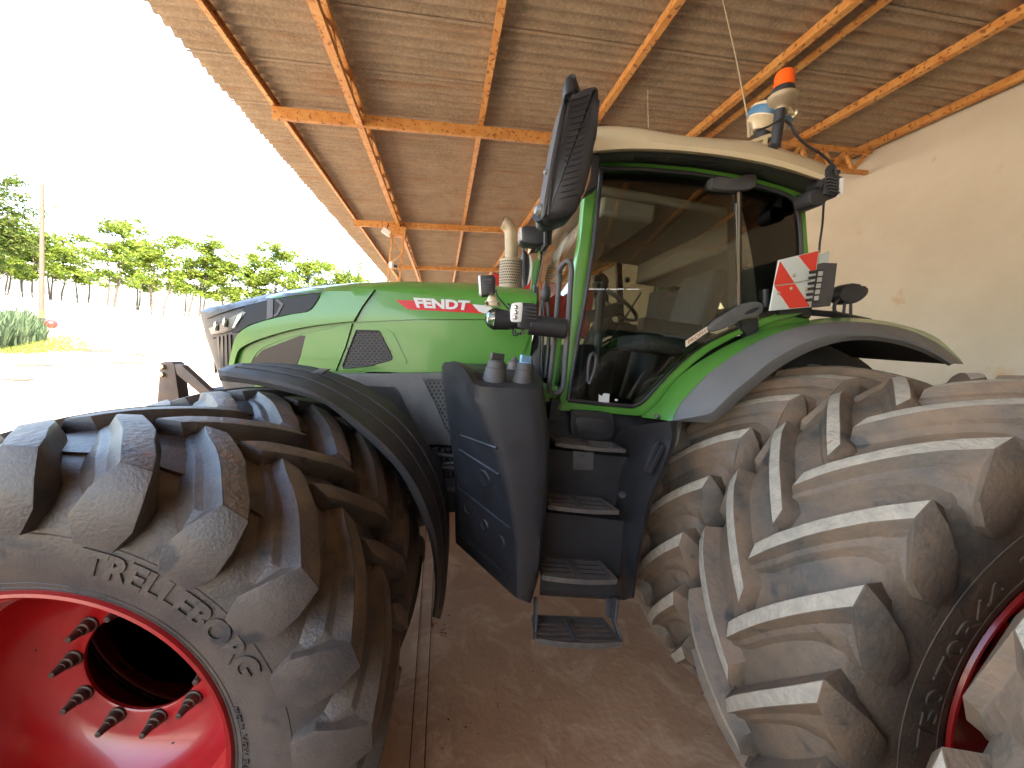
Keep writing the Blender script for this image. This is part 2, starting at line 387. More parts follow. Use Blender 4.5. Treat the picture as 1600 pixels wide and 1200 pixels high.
# ================================================================== TRACTOR
PHI = lambda a, r: (r*math.sin(rad(a)), r*math.cos(rad(a)))
def make_tyre(name, prof, stations, N, phase, mats, nose_cap, rubR, bevel, text=None, plates=None, ring_r=()):
    # prof: half carcass [(w,r)...] crown->bead ; stations: (w_t, r_t, phl_t, pht_t, w_b, r_b, phl_b, pht_b)
    bm = BM()
    half = spline(prof, 3)
    full = [(-w, r) for w, r in reversed(half)]+[(w, r) for w, r in half[1:]]
    lathe(bm, full, seg=N*6)
    # one lug
    def lug(side):
        b = BM(); st = []
        for i in range(len(stations)-1):
            a = stations[i]; c = stations[i+1]; z = stations[max(i-1, 0)]; e = stations[min(i+2, len(stations)-1)]
            st.append(a)
            if i in (0, 1, 2, 3): st.append(cr(z, a, c, e, .5))
        st.append(stations[-1]); rings = []
        for (wt, rt, lt, tt, wb, rb, lb, tb) in st:
            h = .5; 
            la = (wb+(wt-wb)*.52, rb+(rt-rb)*.52, lt+(lb-lt)*.30)
            l2 = (wb+(wt-wb)*.44, rb+(rt-rb)*.44, lt+(lb-lt)*.58)
            ring = [(wb, rb, lb), l2, la, (wt, rt, lt), (wt, rt, tt), (wb, rb, tb)]
            rings.append([b.verts.new((PHI(p, r)[0], -side*w, PHI(p, r)[1])) for w, r, p in ring])
        for i in range(len(rings)-1):
            for k in range(5):
                f = b.faces.new((rings[i][k], rings[i][k+1], rings[i+1][k+1], rings[i+1][k]))
                f.material_index = 1 if k == 3 and i < nose_cap else 0
        b.faces.new(rings[0]); b.faces.new(rings[-1])
        bmesh.ops.recalc_face_normals(b, faces=b.faces)
        es = [e for e in b.edges if len(e.link_faces) == 2 and e.calc_face_angle(0) > .45 and all(len(v.link_faces) > 2 for v in e.verts)]
        try: bmesh.ops.bevel(b, geom=es, offset=bevel, segments=2, affect='EDGES', profile=.6, clamp_overlap=True)
        except Exception: pass
        return b
    for side, off in ((1, 0.0), (-1, .5)):
        b = lug(side)
        vs = [v.co.copy() for v in b.verts]; b.verts.index_update(); fs = [([v.index for v in f.verts], f.material_index) for f in b.faces]; b.free()
        for k in range(N):
            a = rad(phase)+2*PI*(k+off)/N; ca, sa = math.cos(a), math.sin(a)
            rk = random.Random(k*7+side)
            nv = []
            for v in vs:
                x = v.x*ca+v.z*sa; z = -v.x*sa+v.z*ca
                q = noise.noise(Vector((x*9, v.y*9, z*9)))*.0022
                rr = 1+q
                nv.append(bm.verts.new((x*rr, v.y, z*rr)))
            for f, mi in fs: bm.faces.new([nv[i] for i in f]).material_index = mi
        if plates:                      # low moulded plates between neighbouring lugs
            w0, w1, rb, s0, s1, hh = plates
            pitch = 360/N
            for k in range(N):
                base = phase+pitch*(k+off)
                top = []; bot = []; n = 9; rowsP = []
                for j in range(4):
                    w = w0+(w1-w0)*j/3
                    row = []
                    for i in range(n+1):
                        t = i/n; ww = w+(.03*math.sin(PI*t) if j == 3 else 0)
                        sh = s0+(s1-s0)*(w-w0)/(w1-w0)
                        a = base+sh+t*pitch
                        r = rb-.55*max(0, ww-.05)**2*1.5+hh
                        row.append(bm.verts.new((PHI(a, r)[0], -side*ww, PHI(a, r)[1])))
                    rowsP.append(row)
                low = [bm.verts.new((v.co.x*(1-.03), v.co.y*1.02, v.co.z*(1-.03))) for v in rowsP[-1]]
                rowsP.append(low)
                for j in range(4):
                    for i in range(n):
                        bm.faces.new((rowsP[j][i], rowsP[j][i+1], rowsP[j+1][i+1], rowsP[j+1][i]))
    for side in (1, -1):                # thin moulded rings on the sidewall
        for rr in ring_r:
            w = interp(rr, sorted([(r_, ww) for ww, r_ in half if ww > .2]))
            lathe(bm, [(-side*(w-.002), rr-.0035), (-side*(w+.0022), rr), (-side*(w-.002), rr+.0035)], seg=N*6)
    if text:
        for (s, a0, a1, r0, r1, side, o) in text:
            vs, fs = text_geo(s, o, 1.0)
            nv = []
            for x, y, z in vs:
                r = r0+(r1-r0)*y; a = a0+(a1-a0)*x
                w = interp(r, sorted([(rr, ww) for ww, rr in half if ww > .2]))
                w += .0045 if z > 0 else -.004
                nv.append(bm.verts.new((PHI(a, r)[0], -w*side, PHI(a, r)[1])))
            for f in fs:
                try: bm.faces.new([nv[i] for i in f])
                except ValueError: pass
        for rr in text_rings.get(name, []):
            pass
    me_name = name
    bmesh.ops.recalc_face_normals(bm, faces=bm.faces)
    me = bpy.data.meshes.new(me_name); bm.to_mesh(me); bm.free()
    for m in mats: me.materials.append(m)
    me.polygons.foreach_set('use_smooth', [True]*len(me.polygons)); me.set_sharp_from_angle(angle=rad(33))
    return me
text_rings = {}
FT_PROF = [(0, .797), (.10, .794), (.19, .783), (.25, .765), (.292, .725), (.315, .665), (.323, .61), (.320, .56), (.308, .51), (.296, .475), (.288, .462)]
FT_ST = [(-0.012, 0.853, 0.3, 5.0, -0.02, 0.785, -4.2, 7.3),
         (0.05, 0.857, 3.2, 9.2, 0.05, 0.785, -1.6, 11.7),
         (0.12, 0.856, 8.0, 14.2, 0.12, 0.785, 2.4, 16.5),
         (0.18, 0.852, 11.6, 17.0, 0.18, 0.778, 5.4, 19.5),
         (0.25, 0.845, 15.3, 21.1, 0.245, 0.762, 8.8, 23.3),
         (0.308, 0.836, 18.6, 23.8, 0.285, 0.738, 12.0, 26.1),
         (.340, .772, 16.6, 25.6, .298, .708, 14.6, 26.6),
         (.350, .705, 15.0, 26.5, .300, .690, 15.1, 26.3),
         (.351, .642, 17.0, 24.6, .305, .636, 17.3, 24.3)]
tyre_front = make_tyre('tyre', FT_PROF, FT_ST, 21, 10.7, [RUB_F, TOP_F], 9, .8, .006,
                       text=[('TRELLEBORG', 11.0, 61.0, .549, .619, 1, .045), ('600/70R34', 103, 135, .553, .600, 1, .0),
                             ('TM1000', 190, 214, .56, .60, 1, .0), ('MADE IN', 69, 76.5, .498, .512, 1, .0), ('RADIAL TUBELESS', 78, 96, .500, .515, 1, .0),
                             ('TRELLEBORG', 232, 285, .549, .619, 1, .012)],
                       plates=(.012, .165, .801, 5.5, 13.0, .006), ring_r=(.632, .497, .482))
RT_PROF = [(0, 1.048), (.14, 1.044), (.24, 1.030), (.31, 1.000), (.345, .945), (.362, .87), (.366, .79), (.360, .71), (.350, .65), (.340, .605), (.334, .588)]
RT_ST = [(-0.014, 1.108, -3.4, 0.2, -0.03, 1.035, -6.9, 2.1),
         (0.05, 1.112, 0.6, 4.4, 0.05, 1.035, -3.9, 6.3),
         (0.115, 1.111, 4.6, 8.2, 0.115, 1.035, 0.3, 10.3),
         (0.18, 1.106, 8.4, 12.0, 0.18, 1.028, 3.7, 14.3),
         (0.27, 1.092, 13.6, 17.3, 0.265, 1.012, 7.8, 19.7),
         (0.338, 1.068, 17.6, 21.8, 0.315, 0.985, 8.0, 23.5),
         (.372, 1.005, 9.4, 19.8, .335, .955, 7.6, 21.6),
         (.384, .935, 7.0, 17.2, .340, .920, 6.2, 18.6),
         (.383, .880, 7.4, 13.8, .348, .874, 6.8, 14.8),
         (.375, .846, 9.3, 11.2, .352, .842, 9.0, 11.6)]
tyre_rear = make_tyre('tyre', RT_PROF, RT_ST, 21, -72.6, [RUB_R, TOP_R], 9, 1.05, .007,
                      text=[('750/70R44', -98, -52, .655, .735, 1, .008), ('TM1000', -45, -15, .655, .735, 1, .008), ('TRELLEBORG', 20, 75, .655, .735, 1, .01),
                            ('TM1000', 110, 140, .655, .735, 1, .008)], ring_r=(.640, .80))
def rim_mesh(R, w, disc, hole, name='rim'):
    k = R/.46; bm = BM()
    prof = [(-w+.004, R+.012), (-w-.006, R+.008), (-w-.008, R), (-w, R-.008), (-w+.02, R-.012), (-w+.030, R-.026), (-w+.085, R-.032), (-w+.090, R-.052), (-w+.105, R-.055), (-w+.112, R-.046),
            (-w+.17, R-.054), (-w+.176, R-.074), (disc-.10, R-.082), (disc-.06, R-.105), (disc-.02, R-.14), (disc-.006, R-.18), (disc, hole+.085), (disc, hole+.006), (disc+.004, hole), (disc+.014, hole),
            (disc+.02, hole+.02), (disc+.03, R-.16), (disc+.04, R-.11), (w-.1, R-.06), (w, R-.006), (w, R+.01)]
    lathe(bm, prof, seg=128)
    for a in (38, 158, 278, 98):       # small drilled holes
        x, z = PHI(a, R-.145); 
        lathe_dir(bm, (x, disc-.012, z), (0, -1, 0), [(0, .009), (.004, .009), (.005, .006)], 10, 1)
    bmesh.ops.recalc_face_normals(bm, faces=bm.faces)
    me = bpy.data.meshes.new(name); bm.to_mesh(me); bm.free(); me.materials.append(RED); me.materials.append(DARK)
    me.polygons.foreach_set('use_smooth', [True]*len(me.polygons)); me.set_sharp_from_angle(angle=rad(40)); return me
rim_f = rim_mesh(.46, .298, .03, .184); rim_r = rim_mesh(.585, .345, .05, .25)
def stud_mesh():
    bm = BM()
    lathe_dir(bm, (0, 0, 0), (0, -1, 0), [(0, .027), (.006, .027), (.008, .022), (.028, .021), (.030, .0155), (.043, .015), (.044, .0135), (.072, .0095), (.074, .007)], 12)
    me = bpy.data.meshes.new('stud'); bmesh.ops.recalc_face_normals(bm, faces=bm.faces); bm.to_mesh(me); bm.free(); me.materials.append(STEEL)
    me.polygons.foreach_set('use_smooth', [True]*len(me.polygons)); me.set_sharp_from_angle(angle=rad(30)); return me
stud_me = stud_mesh()
def hub_mesh(r, d, name='hub'):
    bm = BM(); lathe(bm, [(d-.16, r*.80), (d+.05, r*.98), (d+.22, r*.98), (d+.22, .06), (d+.18, .06), (d+.17, .0001)], seg=40)
    me = bpy.data.meshes.new(name); bmesh.ops.recalc_face_normals(bm, faces=bm.faces); bm.to_mesh(me); bm.free(); me.materials.append(mat('hub_cavity_shade', (.003, .004, .008), .9, spec=.0))  # near-black colour stands in for the shade inside the wheel hole
    me.polygons.foreach_set('use_smooth', [True]*len(me.polygons)); me.set_sharp_from_angle(angle=rad(40)); return me
hub_f = hub_mesh(.30, .36); hub_r = hub_mesh(.36, .40)
def twin(o):                            # mirrored copy for the far side of the machine, with its children
    def cp(x, par):
        y = x.copy(); C.objects.link(y); y.parent = par
        for k in x.children: cp(k, y)
        return y
    y = cp(o, o.parent); y.scale = (o.scale[0], -o.scale[1], o.scale[2]); y.location.y = -o.location.y; return y
TW = []
def later(o): TW.append(o); return o
def mk(name, me, parent, loc=(0, 0, 0)):
    o = bpy.data.objects.new(name, me); C.objects.link(o); o.parent = parent; o.location = loc; return o
def add_wheel(parent, loc, ty, rm, hb, rstud, n, dw, rot=0, flip=False, name='wheel', studs=True):
    w = empty(name, loc, 0, parent)
    if flip: w.scale = (1, -1, 1)
    t = mk('tyre', ty, w); t.rotation_euler = (0, rad(rot), 0)
    mk('rim', rm, w); mk('hub', hb, w)
    if studs:
        for k in range(n):
            x, z = PHI(360*k/n+20, rstud); mk('stud', stud_me, w, (x, dw, z))
    return w
tractor = empty('tractor', (U0*CP+V0*SP, -U0*SP+V0*CP, 0), -PSI)
tag(tractor, 'large green tractor with twin front and rear tyres and red rims parked in the shed', 'tractor')
FH = (-.972, .836); RH = (2.23, 1.075)
fw = add_wheel(tractor, L(FH[0], 1.30, FH[1]), tyre_front, rim_f, hub_f, .209, 10, .03, name='front_wheel')
add_wheel(tractor, L(FH[0], 1.94, FH[1]), tyre_front, rim_f, hub_f, .209, 10, .03, rot=5.5, name='front_wheel', studs=False)
add_wheel(tractor, L(RH[0], 1.295, RH[1]), tyre_rear, rim_r, hub_r, .29, 12, .05, name='rear_wheel')
add_wheel(tractor, L(RH[0], 2.10, RH[1]), tyre_rear, rim_r, hub_r, .29, 12, .05, rot=3.5, name='rear_wheel', studs=False)
for v, ty, rm, hb, hx, nm in ((1.94, tyre_front, rim_f, hub_f, FH, 'front_wheel'), (1.30, tyre_front, rim_f, hub_f, FH, 'front_wheel'),
                              (2.10, tyre_rear, rim_r, hub_r, RH, 'rear_wheel'), (1.295, tyre_rear, rim_r, hub_r, RH, 'rear_wheel')):
    add_wheel(tractor, L(hx[0], 2*YC-v, hx[1]), ty, rm, hb, .2, 8, .03, rot=9, flip=True, name=nm, studs=False)
# ================================================================== TRACTOR BODY
T = tractor
def mpart(name, bm, m, **k): return obj(name, bm, m, T, **k)
# ---- hood: half width and heights along u ------------------------------------------------
def pv(px, py, v): a, b = uv(px, py); return a*v, H+b*v
ZTOP = sorted([pv(px, py, 2.86) for px, py in ((834, 449), (740, 438), (640, 435.5), (560, 438), (500, 444), (430, 456), (370, 471), (340, 481))])
ZSH = sorted([pv(px, py, 2.56) for px, py in ((832, 467), (760, 464), (685, 462), (640, 457), (580, 453), (500, 458), (430, 468), (370, 484))])
ZTOP = [(-2.2, ZTOP[0][1]-.10)]+ZTOP; ZSH = [(-2.2, ZSH[0][1]-.10)]+ZSH
def zt_(u): return max(interp(u, ZTOP), interp(u, ZSH)+.07)
def zs_(u): return interp(u, ZSH)
UF = -1.36
def hwid(u, z):
    zs = zs_(u); zt = zt_(u)
    uu = u-.215*max(0, zs-z)/.6                       # nose leans back towards its foot
    w = .50
    if uu < UF:
        t = min(1, (UF-uu)/.50); w = .50*math.sqrt(max(0, 1-t**2.3))
    if z > zs:
        t = min(1, (z-zs)/max(zt-zs, .01)); w *= (1-t**1.6)**.62 if t < 1 else 0
    else:
        w += .018*min(1, (zs-z)/.15)*min(1, w*8)
    return w
def vh(px, py):                                      # depth at which the ray first meets the hood
    a, b = uv(px, py); lo = 2.3; step = .01; v = lo; best = None
    while v < YC:
        u = a*v; z = H+b*v; d = (YC-v)-hwid(u, z)
        if d <= 0:
            l, h_ = v-step, v
            for _ in range(12):
                m_ = (l+h_)/2
                if (YC-m_)-hwid(a*m_, H+b*m_) <= 0: h_ = m_
                else: l = m_
            return h_
        if best is None or d < best[0]: best = (d, v)
        v += step
    return best[1]
ur = .40
def hood_mesh(u_from, u_to, z_lo, grow=0.0, nu=60):
    bm = BM(); rows = []
    for i in range(nu+1):
        u = u_from+(u_to-u_from)*i/nu; zs = zs_(u); zt = zt_(u); zl = z_lo(u); row = []
        for j in range(10):
            z = zl+(zs-zl)*j/9; row.append((u, hwid(u, z)+grow, z))
        for j in range(1, 11):
            t = math.sin(j/10*PI/2); z = zs+(zt-zs)*t; row.append((u, hwid(u, z)+grow if j < 10 else 0, z+grow))
        rows.append([L(p[0], YC-p[1], p[2]) for p in row])
    gridm(bm, rows, mirror=True)
    bmesh.ops.remove_doubles(bm, verts=bm.verts, dist=.0008)
    return bm
ZB = lambda u: interp(u, [(-2.1, 1.42), (-1.2, 1.48), (-.6, 1.80), (.5, 1.80)])
bm = hood_mesh(ur, -1.30, ZB)
a_ = [L(ur, YC-hwid(ur, 1.8+(.62)*j/8), 1.8+.62*j/8) for j in range(9)]
hood = mpart('hood', bm, GREEN, ang=40)
bm = BM(); rows = []                                 # nose: swept round in plan
for j in range(22):
    z = 1.42+(zt_(-1.5)-1.42)*(j/21)
    row = []
    for i in range(25):
        f = i/24; u0 = -1.30
        # walk u forward until the half width closes
        row.append((f, z))
    rows.append(row)
R2 = []
for row in rows:
    z = row[0][1]
    # limit of u at this height
    lo, hi = -2.3, -1.30
    for _ in range(24):
        m_ = (lo+hi)/2
        if hwid(m_, z) > .004 and z < zt_(m_)-.001: hi = m_
        else: lo = m_
    um = hi
    if z > zt_(-1.30): continue
    R2.append([L(-1.30+(um+1.40)*math.sin(f*PI/2), YC-(hwid(-1.30+(um+1.40)*math.sin(f*PI/2), z) if f < 1 else 0), z) for f, _ in row])
gridm(bm, R2, mirror=True); bmesh.ops.remove_doubles(bm, verts=bm.verts, dist=.0008)
obj('nose', bm, HOODGREY, hood, ang=50)
def hpanel(name, polys, m, off=.008, depth=.03, cut=9, parent=None, mirror=True, ang=40, bev=0):
    bm = BM()
    for p in polys: panel(bm, p, vh, depth, 0, cut, off, False, bev)
    o = obj(name, bm, m, parent or hood, ang=ang)
    return later(o) if mirror else o
def smp(pts, n=5): return spline(pts, n, True)
# dark upper nose cap strip running back over the headlamps
hpanel('nose_cap', [spline([(322, 493), (345, 481), (380, 468.5), (430, 457), (470, 450), (512, 443.5)], 5)+[(507, 450), (503, 457)]+spline([(490, 458.5), (450, 463), (410, 471), (370, 481), (340, 491), (323, 498)], 4)], HOODGREY, .012, .03, 8)
# dark side insert behind the headlamp
hpanel('side_insert', [[(382, 478), (430, 467.5), (496, 459), (499, 462), (492, 474), (486, 482), (478, 487), (455, 490), (415, 499), (390, 507), (372, 519), (362, 520)]], mat('insert_gloss_grey', (.02, .018, .017), .4, spec=.25), .010, .02, 8)
hpanel('insert_bar', [[(417.5, 468.5), (427, 467.5), (426, 496), (416.5, 498.5)], [(433, 466.5), (443, 475), (434, 492), (429, 495), (427, 493), (432, 489), (438, 476), (430, 469)]], GREY, .016, .006, 0)
# green strake that sweeps under the inserts down the nose
hpanel('side_strake', [spline([(506, 449), (500, 466), (492, 479), (482, 487.5), (455, 492), (420, 500), (391, 509), (374, 520), (365, 535), (357, 571)], 4)+spline([(365, 572), (371, 550), (382, 540), (410, 528), (460, 514), (510, 506), (552, 502)], 4)+[(566, 478), (585, 452), (545, 447)]], GREEN, .034, .04, 9, bev=0)
# lower grille window framed in green
hpanel('lower_window', [[(393, 571), (398, 560), (410, 547), (470, 524), (476, 525), (478, 530), (470, 555), (462, 572)]], mat('smoked_panel', (.05, .038, .034), .3, spec=.3), .010, .02, 9)
hpanel('strake_underside', [spline([(367, 572), (373, 552), (384, 542), (412, 531), (470, 515), (540, 505)], 4)+[(510, 514), (474, 521)]+spline([(440, 531), (410, 544), (398, 556), (390, 572)], 4)], GREEN, .004, .01, 9)
hpanel('front_side_panel', [[(478, 523), (550, 505), (540, 540), (524, 580), (500, 580), (463, 574), (470, 556)]], GREEN, .018, .03, 12)
# rear side panel, upper and lower
hpanel('side_panel', [spline([(587, 453.5), (640, 458), (685, 463), (760, 465.5), (831, 468)], 3)+[(829, 502), (750, 498.5), (650, 499), (556, 503.5), (568, 480)]], GREEN, .014, .02, 12)
hpanel('lower_side_panel', [[(554, 506.5), (650, 502), (750, 501.5), (828, 505), (826, 530), (815, 560), (800, 573), (750, 580), (690, 580.5), (600, 581), (527, 580), (541, 545)]], GREEN, .008, .02, 12)
# recess frame round the hexagonal vent
hpanel('vent_bevel', [[(553, 513), (602, 513), (614, 520), (636, 565), (634, 568), (560, 579), (531, 579), (534, 574)]], GREEN, .014, .01, 12)
hpanel('vent_back', [[(556, 516), (592, 517), (612, 558), (611, 563), (575, 573), (536, 576), (534, 572)]], DARK, .0165, .004, 12)
def inpoly(x, y, poly):
    c = False; n = len(poly)
    for i in range(n):
        x1, y1 = poly[i]; x2, y2 = poly[(i+1) % n]
        if (y1 > y) != (y2 > y) and x < (x2-x1)*(y-y1)/(y2-y1)+x1: c = not c
    return c
def hexmesh(name, poly, cx, cy, vf, off, m, parent, th=.22, skew=0.0, border=1.3, dep=.006):
    bm = BM(); x0 = min(p[0] for p in poly); x1 = max(p[0] for p in poly); y0 = min(p[1] for p in poly); y1 = max(p[1] for p in poly)
    j = 0; y = y0
    while y < y1+cy:
        x = x0-cx+(cx/2 if j % 2 else 0)
        while x < x1+cx:
            if inpoly(x, y, poly):
                out = []; inn = []
                for k in range(6):
                    a = rad(60*k+30); ox, oy = math.cos(a)*cx*.5775, math.sin(a)*cy*.667
                    out.append((x+ox+skew*oy, y+oy)); inn.append((x+ox*(1-th)+skew*oy*(1-th), y+oy*(1-th)))
                for k in range(6):
                    q = [out[k], out[(k+1) % 6], inn[(k+1) % 6], inn[k]]
                    pts = [P(a, b, (vf(a, b) if callable(vf) else vf)-off) for a, b in q]
                    face(bm, pts)
                    face(bm, [pts[3], pts[2], pts[2]+Vector((0, dep, 0)), pts[3]+Vector((0, dep, 0))])
            x += cx
        y += cy; j += 1
    n = len(poly); cxm = sum(p[0] for p in poly)/n; cym = sum(p[1] for p in poly)/n
    for i in range(n):
        a, b = poly[i], poly[(i+1) % n]
        pa = P(a[0], a[1], (vf(*a) if callable(vf) else vf)-off-.002); pb_ = P(b[0], b[1], (vf(*b) if callable(vf) else vf)-off-.002)
        tube(bm, [pa, pb_], border*.0035, 6)
    bmesh.ops.remove_doubles(bm, verts=bm.verts, dist=.0004)
    return obj(name, bm, m, parent, smooth=False)
VP_ = [(556.5, 516), (591.5, 517), (612, 558), (610, 562), (574, 571.5), (537, 575), (535, 571)]
hexmesh('vent_mesh', VP_, 7.2, 4.1, vh, .020, HOODGREY, hood, .24)
# headlamp
hpanel('headlamp_rim', [[(326, 513), (345, 505), (379, 486.5), (384, 488), (377, 497), (367, 513), (352, 519), (330, 523)]], mat('satin_trim', (.22, .20, .16), .35, .3), .014, .01, 6)
hpanel('headlamp', [[(327, 513.2), (345.5, 506.3), (369.5, 493.6), (362, 513.5), (350.5, 517.6), (330.5, 521.6)]], mat('lamp_dark', (.03, .03, .034), .1, coat=1), .019, .006, 6)
hpanel('indicator', [[(370.5, 493.5), (378, 489.5), (376, 496), (366, 511), (362.5, 512.5)]], LENS, .020, .006, 0)
for (cx, cy, rx, ry) in ((337.5, 509.5, 3.6, 7.5), (351.5, 503.5, 4.4, 8.5)):
    c = P(cx, cy, vh(cx, cy)-.028); hl = BM()
    sph(hl, (c.x, c.y, c.z), .030, 14, 8, sc=(.42, .4, 1)); later(obj('headlamp_lens', hl, REFL, hood))
# slats of the front grille down the nose
hpanel('grille_slats', [[(x, y0), (x+3, y0), (x+3+9*.2, y1), (x+1.8, y1)] for x, y0, y1 in ((333, 527, 583), (339, 526, 583), (345, 525, 583), (351, 523, 580), (357, 523, 562))], mat('grille_dark', (.04, .038, .036), .35), .012, .012, 0)
# brand stripe and lettering
hpanel('stripe', [[(618, 468.8), (646, 469.5), (737, 474.5), (741, 481), (755, 489.8), (637, 483.2)]], REDSTR, .0165, .003, 12)
hpanel('stripe_white', [[(738, 475.2), (766, 478), (775, 490.5), (757, 489.8), (748, 486.5)]], WHITED, .0170, .003, 12)
for sgn in (1,):
    bm = BM(); text_px(bm, 'FENDT', ((645.5, 464.8), (735, 470), (731, 484.7), (651.5, 480.6)), vh, .0205, 0, .045, 0)
    obj('lettering', bm, WHITED, hood, smooth=False)
# ---- grey side cover under the hood --------------------------------------------------------
vg = 2.50
bm = BM()
panel(bm, [(520, 583.5), (600, 583.5), (700, 582), (760, 582), (780, 600), (775, 700), (716, 701), (702, 697), (668, 695), (600, 700), (520, 640)], vg, .08, bev=.012)
cover = later(mpart('side_cover', bm, GREY))
bm = BM(); panel(bm, [(572, 603), (615, 604.5), (622, 612), (662, 690), (600, 690), (560, 640)], vg, .01, off=.006); obj('dark_inset', bm, mat('inset_dark', (.03, .031, .034), .3), cover)
HP2 = [(662, 593), (700, 593), (712, 640), (716, 690), (709, 692), (700, 680), (680, 632)]
bm = BM(); panel(bm, HP2, vg, .004, off=.004); obj('vent_back', bm, DARK, cover)
hexmesh('vent_mesh', HP2, 6.6, 5.8, vg, .010, GREY, cover, .34, skew=.25)
# ---- chassis, engine clutter and axles -------------------------------------------------------
bm = BM()
box(bm, L(.1, YC, 1.25), (2.6, .55, .55)); box(bm, L(-1.1, YC, 1.30), (1.3, .50, .45)); box(bm, L(1.9, YC, 1.12), (1.5, .70, .70))
ch = mpart('chassis', bm, DARK, bevel=.03)
for p in ((FH, .17), (RH, .24)):
    (uu, zz), r = p; bm = BM(); tube(bm, [L(uu, YC-.9, zz), L(uu, YC-.6, zz+.05), L(uu, YC+.6, zz+.05), L(uu, YC+.9, zz)], [r, r*.8, r*.8, r], 20)
    mpart('axle', bm, BLACK)
bm = BM()
random.seed(2)
for (pts, r) in (([(655, 703), (700, 712), (725, 712)], .018), ([(660, 716), (675, 725), (722, 722)], .014), ([(680, 700), (690, 740), (688, 790)], .02),
                 ([(700, 700), (706, 740), (700, 800)], .012), ([(690, 730), (720, 733)], .022), ([(685, 760), (722, 768)], .03), ([(676, 745), (720, 752)], .01), ([(692, 700), (700, 760), (712, 798)], .01)):
    tube(bm, [P(a, b, 2.32) for a, b in (spline(pts, 4) if len(pts) > 2 else pts)], r, 8)
mpart('hydraulic_hoses', bm, BLACK)
bm = BM(); panel(bm, [(650, 700), (760, 705), (760, 800), (700, 800), (684, 770), (668, 730)], 2.55, .3); panel(bm, [(684, 745), (720, 748), (720, 800), (700, 802)], 2.3, .2, bev=.01); mpart('engine_block', bm, DARK)
# ---- front fender ---------------------------------------------------------------------------
R0 = [(343, 594), (400, 601), (470, 618), (508, 631), (562, 675), (617, 729), (649, 783), (671, 842), (679, 896), (679, 929), (675, 963)]
R1 = [(340, 578), (400, 588), (470, 605), (520, 630), (574, 670), (624, 720), (658, 773), (680, 836), (686, 890), (686, 930), (680, 965)]
RM = [(356, 571), (410, 576), (476, 587), (522, 606), (577, 638), (631, 684), (670, 746), (689, 806), (693, 868), (690.5, 929), (683, 966)]
R2_ = [(374, 567.5), (430, 567), (484, 572), (527, 584), (581, 608), (640, 652), (684, 721), (700, 777), (702, 848), (696, 929), (688, 967)]
bm = BM(); rows = loft_px([(1.80, [(x+2, y+1) for x, y in R0]), (1.765, R0), (1.75, [(a[0]*.5+b[0]*.5, a[1]*.5+b[1]*.5) for a, b in zip(R0, R1)]), (1.76, R1), (1.80, [(a[0]*.8+b[0]*.2, a[1]*.8+b[1]*.2) for a, b in zip(R1, RM)]), (1.98, RM), (2.16, [(a[0]*.15+b[0]*.85, a[1]*.15+b[1]*.85) for a, b in zip(RM, R2_)]), (2.20, R2_)], 40)
gridm(bm, rows, mirror=False)
for i in (3, 4, 5):                                  # moulded ribs along the top
    pass
ff = mpart('front_fender', bm, BLACKF, ang=28)
sd = ff.modifiers.new('s', 'SOLIDIFY'); sd.thickness = .008; sd.offset = -1
bm = BM()
for t in (.3, .7):
    q = [tuple(rows[5][k].lerp(rows[4][k], t) if t < .5 else rows[5][k].lerp(rows[6][k], t-.2)) for k in range(1, 39)]
    tube(bm, [Vector(p)+Vector((0, 0, .003)) for p in q], .006, 6)
obj('rib', bm, BLACKF, ff)
bm = BM(); panel(bm, [(484, 583), (498, 576), (514, 577), (503, 585)], 2.0, .03, bev=.004); obj('strap_boss', bm, BLACKF, ff)
later(ff)
# ---- front linkage ---------------------------------------------------------------------------
bm = BM()
panel(bm, [(250, 567), (256, 565), (268, 566), (272, 569), (281, 633), (245, 633)], 2.62, .09, bev=.004)
panel(bm, [(272, 569), (284, 571), (340, 622), (334, 634), (276, 585)], 2.60, .05, bev=.004)
lk = mpart('front_linkage', bm, LINK)
bm = BM()
for (a, b) in ((255, 573), (254.5, 585)): lathe_dir(bm, P(a, b, 2.62), (0, -1, 0), [(0, .017), (.02, .016), (.022, .008)], 6)
obj('bolt', bm, CLAMP, lk)
bm = BM(); box(bm, L(-1.9, YC, 1.0), (.25, .9, .35)); tube(bm, [L(-1.6, YC, 1.05), L(-2.05, YC, 1.0)], .12); obj('linkage_block', bm, DARK, lk, bevel=.02)
# ---- exhaust ----------------------------------------------------------------------------------
ve = 3.70
def cyl_px(bm, p0, p1, v, rpx, seg=20, mi=0):
    a = P(*p0, v); b = P(*p1, v); r = (P(p0[0]+rpx, p0[1], v)-a).length; tube(bm, [a, b], r, seg, mi)
bm = BM(); pts = spline([(798, 470), (798, 440), (799, 400), (799, 375), (798, 361), (793, 352), (786.5, 347.5)], 5)
tube(bm, [P(a, b, ve) for a, b in pts], [.062]*(len(pts)-4)+[.062, .060, .058, .055], 20, cap=True)
ex = mpart('exhaust_pipe', bm, EXH)
bm = BM(); cyl_px(bm, (797, 470), (798.5, 406), ve, 17.5, 32); sh_ = obj('heat_shield', bm, EXH, ex, bevel=.006)
bm = BM(); c0 = P(797, 447, ve); c1 = P(798.5, 408, ve); ax = (c1-c0); rr = (P(797+17.5, 447, ve)-c0).length+.0015
x_, y_ = frame(ax)
for j in range(9):
    for k in range(34):
        a = 2*PI*(k+(.5 if j % 2 else 0))/34; c = c0+ax*((j+.6)/9.4)+(x_*math.cos(a)+y_*math.sin(a))*rr; n_ = (x_*math.cos(a)+y_*math.sin(a)); t1 = ax.normalized(); t2 = n_.cross(t1)
        face(bm, [c+(t1*math.cos(q*PI/3)+t2*math.sin(q*PI/3))*.0078 for q in range(6)])
obj('shield_holes', bm, DARK, sh_, smooth=False)
